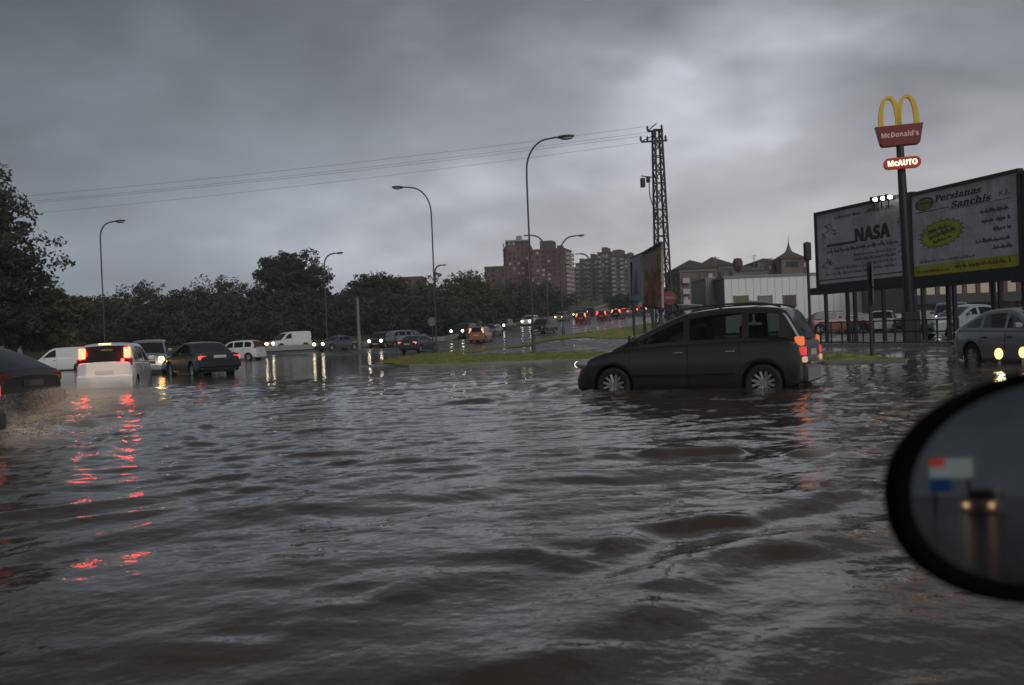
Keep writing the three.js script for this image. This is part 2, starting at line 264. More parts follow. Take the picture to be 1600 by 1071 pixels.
{ // the dark bank with trees on the left of the road
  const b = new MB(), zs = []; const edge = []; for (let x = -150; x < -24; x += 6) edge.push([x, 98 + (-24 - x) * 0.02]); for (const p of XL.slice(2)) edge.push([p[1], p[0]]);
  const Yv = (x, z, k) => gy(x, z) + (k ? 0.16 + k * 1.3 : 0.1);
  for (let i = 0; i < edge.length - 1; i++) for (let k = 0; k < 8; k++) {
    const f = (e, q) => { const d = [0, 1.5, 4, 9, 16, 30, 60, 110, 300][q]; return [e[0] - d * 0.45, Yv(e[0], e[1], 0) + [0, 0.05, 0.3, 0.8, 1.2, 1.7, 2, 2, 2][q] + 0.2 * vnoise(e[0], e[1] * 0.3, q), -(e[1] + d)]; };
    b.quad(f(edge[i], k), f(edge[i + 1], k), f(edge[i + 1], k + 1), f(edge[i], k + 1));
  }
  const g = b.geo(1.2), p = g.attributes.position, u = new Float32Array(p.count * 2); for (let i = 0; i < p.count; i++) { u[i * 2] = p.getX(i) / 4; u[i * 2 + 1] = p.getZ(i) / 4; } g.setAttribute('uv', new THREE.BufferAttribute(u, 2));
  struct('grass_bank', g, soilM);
  const w = thing('low_wall', 'low grey concrete wall along the far left edge of the climbing road', 'wall', [0, 0, 0]);
  for (let i = 20; i < edge.length - 1; i++) { const a = edge[i], c = edge[i + 1], n = Math.max(1, Math.round(Math.hypot(c[0] - a[0], c[1] - a[1]) / 12)); for (let k = 0; k < n && a[1] < 200; k++) { const P = t => [lerp(a[0], c[0], t) + 0.5, 0, -lerp(a[1], c[1], t) + 0.3]; const A = P(k / n), B = P((k + 1) / n); A[1] = gy(A[0], -A[2]) + 0.2; B[1] = gy(B[0], -B[2]) + 0.2; part('wall_section', merged([bar(A, B, 0.22), bar([A[0], A[1] + 0.24, A[2]], [B[0], B[1] + 0.24, B[2]], 0.26)]), kerbM, w); } }
}
{ // grass blades
  const R = rng(5), blades = new MB();
  for (let i = 0; i < 5; i++) { const a = i * 1.3, r = 0.05, l = 0.07 + 0.05 * R(), c = Math.cos(a), s = Math.sin(a); blades.tri([c * r - s * 0.012, 0, s * r + c * 0.012], [c * r + s * 0.012, 0, s * r - c * 0.012], [c * (r + 0.05), l, s * (r + 0.05)]); }
  const im = new THREE.InstancedMesh(blades.geo(0.2), mat(0.19, 0.19, 0.045, 0.8), tuftSpots.length), M = new THREE.Matrix4(), q = new THREE.Quaternion(), C = new THREE.Color();
  tuftSpots.forEach((t, i) => { M.compose(new THREE.Vector3(t[0], t[1] - 0.01, t[2]), q.setFromEuler(new THREE.Euler(0, R() * 6.28, 0)), new THREE.Vector3(t[3], t[3], t[3])); im.setMatrixAt(i, M); const k = 0.7 + 0.6 * R(); im.setColorAt(i, C.setRGB(k * (0.9 + 0.3 * R()), k, k * 0.9)); });
  im.name = 'grass'; tag(im, 'short wet grass growing on the traffic islands', 'grass'); im.userData.kind = 'stuff'; scene.add(im);
}

// ------------------------------------------------------------------ trees
const barkM = mat(0.06, 0.05, 0.04, 0.9);
const leafMs = [mat(0.055, 0.066, 0.022, 0.7, { transmission: 0.3, thickness: 0 }), mat(0.085, 0.083, 0.024, 0.7, { transmission: 0.3, thickness: 0 }), mat(0.036, 0.046, 0.02, 0.7, { transmission: 0.25, thickness: 0 })];
function crownGeo(seed, lobes, leafN, leaf) { // lobes: [x,y,z,r,squash]
  const R = rng(seed), P = [], N = [];
  const vol = lobes.map(l => l[3] ** 2.2), tot = vol.reduce((a, b) => a + b, 0);
  const clumps = [];
  lobes.forEach((l, li) => { const n = Math.ceil(26 * Math.max(1, l[3] ** 1.1)); for (let i = 0; i < n; i++) { let x, y, z, d; do { x = R() * 2 - 1; y = R() * 2 - 1; z = R() * 2 - 1; d = Math.hypot(x, y, z); } while (d > 1 || d < 0.1); const k = Math.pow(d, -0.55) * (0.62 + 0.72 * R()); clumps.push([l[0] + x * k * l[3], l[1] + y * k * l[3] * (l[4] ?? 0.85), l[2] + z * k * l[3], (0.1 + 0.2 * R()) * Math.sqrt(l[3]) * 1.15]); } });
  for (let i = 0; i < leafN; i++) {
    const c = clumps[Math.floor(R() * clumps.length)]; let x, y, z; do { x = R() * 2 - 1; y = R() * 2 - 1; z = R() * 2 - 1; } while (x * x + y * y + z * z > 1);
    const cx = c[0] + x * c[3] * 1.5, cy = c[1] + y * c[3] * 1.1, cz = c[2] + z * c[3] * 1.5, s = leaf * (0.6 + 0.9 * R());
    const a = new THREE.Vector3(R() - 0.5, R() - 0.5, R() - 0.5).normalize(), b = new THREE.Vector3(R() - 0.5, R() * 0.5, R() - 0.5).cross(a).normalize();
    const p = (u, v) => [cx + a.x * u * s + b.x * v * s, cy + a.y * u * s + b.y * v * s, cz + a.z * u * s + b.z * v * s];
    const q = [p(-1, 0), p(-0.1, -0.5), p(1, 0.05), p(0.1, 0.5)];
    P.push(...q[0], ...q[1], ...q[2], ...q[0], ...q[2], ...q[3]);
  }
  const g = new THREE.BufferGeometry(); g.setAttribute('position', new THREE.Float32BufferAttribute(P, 3)); g.computeVertexNormals(); return { g, clumps };
}
function treeThing(seed, H, lobes, leafN, leaf, lm, label, cat, pos, turn, group) {
  const t = thing(/bush/.test(cat) ? 'bush' : 'broadleaf_tree', label, cat, pos, turn, group), R = rng(seed + 500);
  const { g, clumps } = crownGeo(seed, lobes, leafN, leaf), tr = [];
  const top = H * 0.62; tr.push(new THREE.CylinderGeometry(H * 0.008, H * 0.02, top, 8, 4).translate(0, top / 2, 0));
  for (const l of lobes) { tr.push(tube([[0, Math.min(top * 0.9, Math.max(H * 0.12, l[1] - l[3] * 1.2)), 0], [l[0] * 0.45, l[1] - l[3] * 0.5, l[2] * 0.45], [l[0], l[1] + l[3] * 0.2, l[2]]], H * 0.006, 6, 5)); for (let k = 0; k < 3; k++) { const a = R() * 6.28; tr.push(tube([[l[0] * 0.6, l[1] - l[3] * 0.3, l[2] * 0.6], [l[0] + Math.cos(a) * l[3] * 0.4, l[1] + l[3] * 0.1, l[2] + Math.sin(a) * l[3] * 0.4], [l[0] + Math.cos(a) * l[3] * 0.85, l[1] + l[3] * (0.2 + 0.5 * R()), l[2] + Math.sin(a) * l[3] * 0.85]], H * 0.003, 5, 4)); } }
  part('trunk', merged(tr), barkM, t); part('crown', g, lm, t); return t;
}
function lobesFor(seed, H, W, n, lowf = 0.25) { const R = rng(seed), o = []; for (let i = 0; i < n; i++) { const f = i / (n - 1 || 1), y = H * lerp(lowf, 0.86, Math.pow(R() * 0.5 + f * 0.5, 0.9)), e = Math.sqrt(Math.max(0.05, 1 - ((y / H - 0.5) / 0.55) ** 2)), a = R() * 6.28, r = W * (0.2 + 0.16 * R()); o.push([Math.cos(a) * W * 0.5 * e * (0.35 + 0.6 * R()), Math.min(y, H - r), Math.sin(a) * W * 0.4 * e * (0.3 + 0.6 * R()), r, 0.8]); } return o; }
{
  // the tall dark tree cut by the left edge, and its neighbours
  const G = 'trees along the left bank';
  const big = (u, top, Z, W, seed, n, leafN, lm, label, lowf, cat = 'tree', base, leaf = 0.15) => {
    const p = onG(u, Z), q = at(u, top, Z), y0 = base ?? Math.max(p[1], 0.1), H = q.y - y0;
    treeThing(seed, H, lobesFor(seed, H, W, n, lowf), leaf > 0.145 && leafN < 40000 ? leafN * 2 : leafN, leaf, lm, label, cat, [q.x * 0 + p[0], y0 - 0.1, p[2]], seed);
  };
  big(-128, 196, 66, 12, 11, 34, 130000, leafMs[2], 'tall dark tree cut off by the left edge of the photo', 0.1, 'tree', undefined, 0.15);
  big(22, 300, 70, 4.6, 12, 8, 14000, leafMs[2], 'narrow dark tree leaning out of the tall tree at the left edge', 0.15, 'tree', undefined, 0.14);
  big(78, 412, 72, 4.8, 13, 9, 13000, leafMs[1], 'olive tree low beside the tall dark tree on the left', 0.1, 'tree', undefined, 0.14);
  big(118, 452, 108, 6, 14, 8, 7000, leafMs[1], 'yellowish tree just left of the leftmost street lamp', 0.1);
  big(215, 432, 120, 11.5, 15, 8, 7500, leafMs[0], 'broad loose crowned tree just right of the leftmost street lamp', 0.15);
  big(285, 446, 122, 8.5, 16, 6, 6000, leafMs[0], 'round tree above the dark green saloon, right of the broad loose tree', 0.12);
  big(328, 484, 126, 6, 17, 7, 6500, leafMs[1], 'small olive tree in the dip between two taller trees on the left bank', 0.08);
  big(378, 424, 124, 9.5, 18, 7, 6500, leafMs[0], 'open crowned tree left of the tallest tree of the middle row', 0.15);
  big(425, 450, 118, 6, 19, 8, 8000, leafMs[2], 'dark tree behind the white van in the middle distance', 0.06);
  big(466, 384, 122, 8.0, 20, 17, 22000, leafMs[2], 'tallest dark tree of the middle row, behind the white van', 0.06);
  big(505, 435, 124, 5, 21, 7, 8000, leafMs[2], 'dark side crown on the right of the tallest middle tree', 0.08);
  big(545, 462, 126, 5.5, 22, 7, 6500, leafMs[1], 'low tree behind the plain grey post', 0.05);
  big(592, 424, 128, 7.5, 23, 11, 12000, leafMs[2], 'dark tree with two thin tops between the plain post and the middle lamp', 0.05);
  big(645, 438, 130, 8, 24, 11, 12000, leafMs[0], 'dense dark tree just left of the middle street lamp', 0.05);
  big(706, 424, 142, 9.5, 25, 14, 14000, leafMs[1], 'rounded olive tree just right of the middle street lamp', 0.05);
  big(752, 424, 158, 8.5, 26, 11, 11000, leafMs[1], 'olive tree at the right end of the row, before the brick towers', 0.05);
  big(812, 436, 235, 14, 27, 13, 12000, leafMs[2], 'dark tree in front of the left brick tower', 0.08);
  big(850, 452, 240, 10, 28, 10, 9000, leafMs[2], 'dark tree in front of the foot of the right brick tower', 0.08);
  big(975, 456, 215, 6, 29, 8, 6000, leafMs[2], 'dark street tree beside the row of red tail lights on the hill', 0.15);
  big(1045, 430, 118, 3.6, 30, 6, 5000, leafMs[0], 'small green tree just right of the lattice pylon', 0.2);
  // undergrowth that closes the bank under the crowns
  const R = rng(90), spots = []; for (let x = -75; x < 9; x += 2.0) spots.push([x + R() - 1.5, 108 + Math.max(0, x + 9) * 5.3 + R() * 5 + (x < -24 ? 1 : 7)]);
  const { g } = crownGeo(77, [[0, 0.9, 0, 1.2, 0.9], [1.1, 0.7, 0.3, 0.9, 0.9], [-1.1, 0.8, -0.2, 1.0, 0.9]], 6000, 0.075);
  const im = new THREE.InstancedMesh(g, leafMs[2], spots.length * 2), M = new THREE.Matrix4();
  for (let i = 0; i < im.count; i++) { const s = spots[i >> 1], k = 1.1 + R() * 1.2 + (i & 1) * 0.6, z = s[1] + (i & 1) * 5; M.compose(new THREE.Vector3(s[0] + R(), gy(s[0], z) + 0.5, -z), new THREE.Quaternion().setFromEuler(new THREE.Euler(0, R() * 6, 0)), new THREE.Vector3(k * 1.3, k, k)); im.setMatrixAt(i, M); }
  im.name = 'undergrowth'; tag(im, 'dark undergrowth filling the bank below the trees', 'undergrowth'); im.userData.kind = 'stuff'; scene.add(im);
}

// ------------------------------------------------------------------ buildings
const brick = noiseTex(256, (u, v) => { const n = tn(u, v, 8, 4, 4); const k = 0.5 + 0.12 * n + 0.06 * (hash3(u * 256 | 0, v * 256 | 0, 9) - 0.5); return [k, k, k]; }, 1);
const wallMat = (r, g, b) => new THREE.MeshPhysicalMaterial({ color: lin(r * 3.4, g * 3.4, b * 3.4), map: (() => { const t = brick.clone(); t.colorSpace = THREE.SRGBColorSpace; t.repeat.set(0.15, 0.15); t.needsUpdate = true; return t; })(), roughness: 0.85 });
const glassDark = mat(0.02, 0.022, 0.026, 0.12);
const frameM = mat(0.16, 0.15, 0.14, 0.6), slabM = mat(0.26, 0.22, 0.2, 0.7), blindM = mat(0.42, 0.4, 0.37, 0.7), dimWin = mat(0.10, 0.09, 0.085, 0.3);
// a block of flats: front faces the eye; floors of windows built one by one
function flats(label, u0, u1, vTop, Z, o) {
  const a = at(u0, vTop, Z), b = at(u1, vTop, Z), yb = (o.yb ?? gy((a.x + b.x) / 2, Z)) - 1.5, W = b.x - a.x, H = (a.y + b.y) / 2 - yb, D = o.depth ?? W * 0.8;
  const t = thing(o.name ?? 'apartment_block', label, 'building', [(a.x + b.x) / 2, yb, -Z - D / 2], o.turn ?? 0, o.group);
  const wallG = o.round ? (() => { const g = new RoundedBoxGeometry(W, H, D, 5, Math.min(W, D) * 0.3); return g.translate(0, H / 2, 0); })() : box(W, H, D, 0, H / 2, 0);
  part('wall', wallG, o.wall, t);
  part('roof', merged([box(W * (o.round ? 0.86 : 1.03), 0.5, D * (o.round ? 0.86 : 1.03), 0, H + 0.25, 0), ...(o.roofBits ?? []).map(r => box(r[2] * W, r[3], r[4] * D, r[0] * W, H + 0.5 + r[3] / 2, r[1] * D))]), o.roofM ?? slabM, t);
  const R = rng(o.seed ?? 3), rows = o.rows, cols = o.cols, cw = W * (o.round ? 0.72 : 0.94) / cols, fh = (H - (o.bottom ?? 3)) / rows, wg = box(cw * 0.46, fh * 0.46, 0.3), sg = box(cw * 0.8, 0.95, 1.1), wg2 = box(0.3, fh * 0.46, 1.5), sg2 = box(1.1, 0.95, 2.6);
  const dcols = o.sideCols ?? 0;
  for (let r = 0; r < rows; r++) {
    const y = (o.bottom ?? 3) + fh * (r + 0.5);
    for (let c = 0; c < cols; c++) {
      const x = (c + 0.5 - cols / 2) * cw; const k = R();
      const m = part('window', wg, k < 0.62 ? glassDark : k < 0.85 ? dimWin : blindM, t); m.position.set(x, y, D / 2 + 0.02);
      if (o.balcony && (c % o.balcony === 0)) { const s = part('balcony', sg, o.balM ?? slabM, t); s.position.set(x, y - fh * 0.32, D / 2 + 0.5); }
    }
    for (const s of o.sides ?? []) for (let c = 0; c < dcols; c++) {
      const m = part('window', wg2, R() < 0.7 ? glassDark : dimWin, t); m.position.set(s * (W / 2 + 0.02), y, (c + 0.5 - dcols / 2) * D * 0.85 / dcols);
      if (o.sideBal && c % 2 === 0) { const q = part('balcony', sg2, o.balM ?? slabM, t); q.position.set(s * (W / 2 + 0.5), y - fh * 0.32, (c + 0.5 - dcols / 2) * D * 0.85 / dcols); }
    }
  }
  return t;
}
const redBrick = wallMat(0.20, 0.098, 0.078), darkBrick = wallMat(0.16, 0.095, 0.08), greyWall = wallMat(0.195, 0.14, 0.122), tanWall = wallMat(0.19, 0.14, 0.115);
flats('tall red brick tower block with rounded corners and flat grey cap, left of its twin', 786, 832, 377, 330, { wall: redBrick, round: true, rows: 13, cols: 5, depth: 12, seed: 1, sideCols: 4, sides: [-1], roofM: mat(0.24, 0.24, 0.24, 0.6), roofBits: [[0.05, 0, 0.2, 1.6, 0.3]] });
flats('red brick tower block with a stepped roof and white balconies down its right side', 832, 889, 391, 320, { wall: redBrick, rows: 12, cols: 6, depth: 13, seed: 2, sideCols: 4, sides: [1], sideBal: true, balM: mat(0.42, 0.36, 0.33, 0.7), roofBits: [[-0.05, 0, 0.34, 2.8, 0.5], [0.3, 0, 0.12, 1.2, 0.3]], turn: -0.25, roofM: darkBrick });
{
  const rows = [[893, 916, 424, 430, 9, 3, 'lowest grey brown block of flats at the left end of the terraced row'], [914, 934, 412, 410, 10, 3, 'grey brown block of flats second from the left in the terraced row'], [932, 952, 405, 390, 11, 3, 'grey brown block of flats with a stepped top in the middle of the terraced row'], [950, 974, 395, 370, 11, 4, 'tallest reddish block of flats in the terraced row'], [972, 1000, 399, 350, 11, 4, 'grey brown block of flats partly behind the slanted advertising board']];
  rows.forEach((r, i) => flats(r[6], r[0], r[1], r[2], r[3], { wall: i === 3 ? tanWall : greyWall, rows: r[4], cols: r[5], depth: 26, seed: 10 + i, balcony: 2, sides: [-1], sideCols: 5, sideBal: true, balM: mat(0.30, 0.27, 0.25, 0.7), roofBits: [[-0.2, 0.2, 0.3, 2, 0.3], [0.25, 0, 0.2, 1.2, 0.2]], turn: -0.3, roofM: darkBrick }));
}
flats('dim brown building behind the dark tree with two thin tops', 600, 660, 436, 260, { wall: darkBrick, rows: 5, cols: 6, depth: 12, seed: 21, roofM: darkBrick });
flats('low dark red building just left of the brick towers', 757, 790, 419, 300, { wall: darkBrick, rows: 7, cols: 4, depth: 12, seed: 22, roofM: darkBrick });
flats('small peach coloured house below the left brick tower', 782, 806, 466, 205, { wall: wallMat(0.36, 0.22, 0.16), name: 'house', rows: 2, cols: 3, depth: 6, seed: 23, bottom: 2, roofM: redBrick, yb: 3.2 });
// brown flats behind the white warehouse
function hipRoof(W, D, h, over = 0.5) { const b = new MB(), x = W / 2 + over, z = D / 2 + over, r = Math.max(0, x - z); b.quad([-x, 0, z], [x, 0, z], [r, h, 0], [-r, h, 0]); b.quad([x, 0, -z], [-x, 0, -z], [-r, h, 0], [r, h, 0]); b.tri([x, 0, z], [x, 0, -z], [r, h, 0]); b.tri([-x, 0, -z], [-x, 0, z], [-r, h, 0]); b.quad([-x, 0, z], [-x, 0, -z], [x, 0, -z], [x, 0, z]); return b.geo(0.2); }
function roofed(label, u0, u1, vEave, Z, ridge, o) {
  const t = flats(label, u0, u1, vEave, Z, o), W = at(u1, vEave, Z).x - at(u0, vEave, Z).x, D = o.depth, yb = (o.yb ?? 0) - 1.5, H = (at(u0, vEave, Z).y + at(u1, vEave, Z).y) / 2 - yb;
  const r = part('tiled_roof', hipRoof(W, D, ridge, 0.7).translate(0, H + 0.5, 0), o.tile, t); return t;
}
const tileM = wallMat(0.13, 0.085, 0.07), tileG = wallMat(0.15, 0.13, 0.125);
roofed('brown block of flats with a hipped roof, right of the lattice pylon', 1062, 1118, 424, 190, 2.2, { wall: tanWall, rows: 4, cols: 4, depth: 16, seed: 31, yb: 2, tile: tileM, balcony: 3, balM: mat(0.45, 0.43, 0.4, 0.7), sides: [-1], sideCols: 3 });
roofed('brown block of flats with a long hipped roof beyond the white warehouse', 1100, 1148, 420, 205, 2.4, { wall: tanWall, rows: 4, cols: 5, depth: 14, seed: 32, yb: 2, tile: tileM });
roofed('pale block with a long grey roof in the middle behind the white warehouse', 1146, 1200, 427, 220, 1.6, { wall: wallMat(0.26, 0.22, 0.2), rows: 3, cols: 6, depth: 12, seed: 33, yb: 3, tile: tileG });
roofed('brownish block with roof terrace left of the little spired tower', 1184, 1222, 412, 240, 1.2, { wall: greyWall, rows: 5, cols: 5, depth: 12, seed: 34, yb: 4, tile: tileM });
roofed('reddish block of flats around the little spired tower', 1222, 1262, 408, 245, 1.6, { wall: tanWall, rows: 5, cols: 5, depth: 12, seed: 35, yb: 4, tile: tileM });
{ // spired tower and chimney-like tank
  const p = at(1233, 404, 236), t = thing('spired_tower', 'small tower with a pointed grey spire above the reddish flats', 'tower', [p.x, p.y - 4.6, p.z]); t.scale.setScalar(0.74);
  part('wall', box(6.4, 6, 6.4, 0, 3, 0), tanWall, t); part('window', box(3.8, 1.6, 0.2, 0, 4.2, 3.25), glassDark, t);
  part('eave', box(7.6, 0.4, 7.6, 0, 6.2, 0), tileM, t);
  part('roof', new THREE.ConeGeometry(5.2, 2.4, 4, 1).rotateY(Math.PI / 4).translate(0, 7.6, 0), tileM, t);
  part('spire', new THREE.LatheGeometry([[1.3, 8], [0.7, 9.0], [0.35, 10.2], [0.1, 11.4], [0.05, 13.4], [0, 13.5]].map(q => new THREE.Vector2(...q)), 10), tileG, t);
  const q = at(1153, 415, 150), k = thing('rooftop_tank', 'dark round water tank on a short stand above the white warehouse', 'tank', [q.x, q.y - 1.1, q.z]);
  part('tank', new THREE.LatheGeometry([[0, 0.2], [0.4, 0.3], [0.72, 0.9], [0.74, 1.6], [0.5, 2.1], [0, 2.2]].map(v => new THREE.Vector2(...v)), 16), mat(0.07, 0.045, 0.04, 0.7), k);
  part('stand', merged([bar([-0.3, -1.6, 0], [-0.3, 0.4, 0], 0.12), bar([0.3, -1.6, 0], [0.3, 0.4, 0], 0.12)]), frameM, k);
  // thin rooftop aerials
  [[1118, 400, 190], [1178, 398, 225], [1205, 402, 238], [1262, 396, 244]].forEach((a, i) => { const r = at(a[0], a[1], a[2]), an = thing('aerial', ['thin aerial on the hipped brown flats', 'thin aerial over the long grey roof', 'thin aerial on the block left of the spired tower', 'thin aerial right of the spired tower'][i], 'aerial', [r.x, r.y, r.z], 0); part('mast', new THREE.CylinderGeometry(0.06, 0.08, 5, 6).translate(0, -2.5, 0), frameM, an); part('rod', merged([bar([-0.7, -0.3, 0], [0.7, -0.3, 0], 0.08), bar([-0.5, -0.8, 0], [0.5, -0.8, 0], 0.08)]), frameM, an); });
}
{ // white warehouse
  const Z = 112, a = at(1131, 434, Z), b = at(1424, 421, Z), yb = 0.4, W = b.x - a.x, H = a.y - yb - 0.1, t = thing('white_warehouse', 'long low white warehouse with three square openings behind the grey people carrier', 'building', [(a.x + b.x) / 2, yb, -Z - 9]);
  const wm = mat(0.74, 0.74, 0.73, 0.55, { bumpMap: asphaltB, bumpScale: 0.01 });
  const n = 26; for (let i = 0; i < n; i++) { const g = box(W / n - 0.03, H, 0.3, 0, H / 2, 0); const m = part('wall_panel', g, wm, t); m.position.set(-W / 2 + (i + 0.5) * W / n, 0, 9 + (i % 2) * 0.006); }
  part('wall', box(W - 0.1, H - 0.05, 17.6, 0, H / 2 - 0.03, 0), wallMat(0.26, 0.25, 0.25), t);
  part('roof', box(W + 0.3, 0.25, 18.6, 0, H + 0.12, 0), mat(0.22, 0.2, 0.2, 0.6), t);
  const px = (u, v) => { const q = at(u, v, Z); return [q.x - (a.x + b.x) / 2, q.y - yb]; };
  [[1147, 1169, 464, 481, mat(0.12, 0.11, 0.025, 0.4), 'dull yellow window'], [1185, 1206, 464, 481, mat(0.17, 0.17, 0.17, 0.3), 'grey window'], [1224, 1243, 463, 480, mat(0.06, 0.035, 0.035, 0.3), 'dark red window']].forEach(w => { const p0 = px(w[0], w[2]), p1 = px(w[1], w[3]); const m = part('window', box(p1[0] - p0[0], p0[1] - p1[1], 0.2, (p0[0] + p1[0]) / 2, (p0[1] + p1[1]) / 2, 9.2), w[4], t); m.userData.label = w[5]; part('frame', merged([box(p1[0] - p0[0] + 0.2, 0.1, 0.3, (p0[0] + p1[0]) / 2, p0[1] + 0.05, 9.2), box(0.1, p0[1] - p1[1], 0.3, p0[0], (p0[1] + p1[1]) / 2, 9.2), box(0.1, p0[1] - p1[1], 0.3, p1[0], (p0[1] + p1[1]) / 2, 9.2)]), frameM, m); });
  // grey annexe on its left
  const c = at(1106, 436, 116), t2 = thing('grey_annexe', 'grey corrugated annexe at the left end of the white warehouse', 'building', [c.x, yb, -122]), W2 = a.x - c.x + 1.5, H2 = c.y - yb;
  part('wall', box(W2, H2, 9, W2 / 2, H2 / 2, 0), mat(0.2, 0.2, 0.205, 0.6), t2); for (let i = 0; i < 12; i++) { const m = part('rib', box(0.12, H2, 0.12), mat(0.26, 0.26, 0.265, 0.6), t2); m.position.set((i + 0.5) * W2 / 12, H2 / 2, 4.55); } part('roof', box(W2 + 0.2, 0.2, 9.2, W2 / 2, H2 + 0.1, 0), frameM, t2);
}
{ // the long shop building behind the advertising boards
  const Z = 98, a = at(1424, 434, Z), b = at(1700, 422, Z), yb = 0.35, W = b.x - a.x, H = 6.1, t = thing('shop_building', 'long shop building with cream panels and red pillars behind the advertising boards', 'building', [(a.x + b.x) / 2, yb, -Z - 8]);
  part('wall', box(W, H, 15, 0, H / 2, 0), mat(0.18, 0.15, 0.13, 0.7), t); part('roof', box(W + 0.6, 0.4, 16, 0, H + 0.2, 0.2), mat(0.08, 0.07, 0.07, 0.6), t);
  const n = 13; for (let i = 0; i < n; i++) { const x = -W / 2 + (i + 0.5) * W / n; const m = part('panel', box(W / n - 0.45, H - 3.1, 0.18, 0, 0, 0), mat(0.46 + 0.07 * (i % 3), 0.40 + 0.05 * (i % 3), 0.34 + 0.03 * (i % 2), 0.6), t); m.position.set(x, H - 1.6, 7.58); const q = part('pillar', box(0.4, H, 0.35), mat(i % 3 === 0 ? 0.16 : 0.09, 0.035, 0.03, 0.6), t); q.position.set(x - W / n / 2, H / 2, 7.62); }
  part('awning', box(W, 0.9, 1.6, 0, 2.55, 8.2), mat(0.035, 0.03, 0.032, 0.6), t); part('shop_window', box(W - 1, 1.9, 0.1, 0, 1.1, 7.56), glassDark, t);
}

// ------------------------------------------------------------------ street lamps
const steel = mat(0.085, 0.085, 0.09, 0.42, { metalness: 0.4 }), steelD = mat(0.03, 0.03, 0.033, 0.5);
function lamp(label, uBase, uTop, vTop, Z, dir, reach, name, y0) {
  const p = onG(uBase, Z), top = at(uTop, vTop, Z), H = top.y - p[1], r = reach, k = Math.max(0.05, Z * 0.00085), t = thing('street_lamp', label, 'street lamp', [p[0], y0 ?? p[1] - 0.1, p[2]], 0, undefined);
  const lean = (top.x - p[0]) * 0 ; const c = [];
  c.push([0, 0, 0], [0, H * 0.3, 0], [0, H - r * 1.25, 0]); for (let i = 1; i <= 8; i++) { const a = i / 8 * Math.PI * 0.5; c.push([dir * r * (1 - Math.cos(a)) * 0.95, H - r * 1.25 + r * 1.25 * Math.sin(a), 0]); } c.push([dir * r * 1.22, H + 0.06, 0]);
  part('pole', tube(c, k * 0.82, 60, 8), steel, t);
  part('base', new THREE.CylinderGeometry(k * 1.5, k * 1.8, Math.min(1.2, H * 0.1), 10).translate(0, Math.min(0.6, H * 0.05), 0), steel, t);
  const hd = part('lamp_head', new THREE.SphereGeometry(1, 14, 8).scale(0.42, 0.09, 0.17), steelD, t); hd.position.set(dir * (r * 1.22 + 0.42), H + 0.06, 0); hd.rotation.z = dir * 0.06;
  part('lamp_glass', new THREE.SphereGeometry(1, 12, 6).scale(0.3, 0.08, 0.15).translate(0.05 * dir, -0.07, 0), mat(0.35, 0.35, 0.36, 0.2), hd);
  return t;
}
lamp('tall bent street lamp on the grass island, nearest and largest of the lamps', 834.5, 866, 213, 46.5, 1, 1.15);
lamp('bent street lamp with its arm to the left, near the tip of the grass island', 682.5, 640, 291, 66, -1, 1.35);
lamp('leftmost bent street lamp, behind the white cars on the left', 164, 178, 345, 74, 1, 0.85);
lamp('bent street lamp with a thin pole right of the tallest middle tree', 511, 524, 395, 106, 1, 1.0);
lamp('bent street lamp with its arm to the right, before the right brick tower', 880.5, 892, 368, 108, 1, 1.5);
lamp('faint street lamp with its arm to the left between the brick towers', 857, 838, 367, 150, -1, 1.9);
lamp('faint distant street lamp over the terraced flats', 926, 914, 396, 190, -1, 1.6);
lamp('tiny distant street lamp just right of the left-armed lamp pole', 683, 691, 414, 160, 1, 0.8);
{ // the plain grey post
  const p = onG(561, 96), H = at(559, 463, 96).y - p[1], t = thing('grey_post', 'plain straight grey post standing before the dark trees', 'post', [p[0], p[1] - 0.1, p[2]]);
  part('pole', new THREE.CylinderGeometry(0.13, 0.18, H, 12).translate(0, H / 2, 0), mat(0.17, 0.165, 0.16, 0.6), t); part('cap', new THREE.CylinderGeometry(0.16, 0.16, 0.12, 12).translate(0, H, 0), steel, t);
}

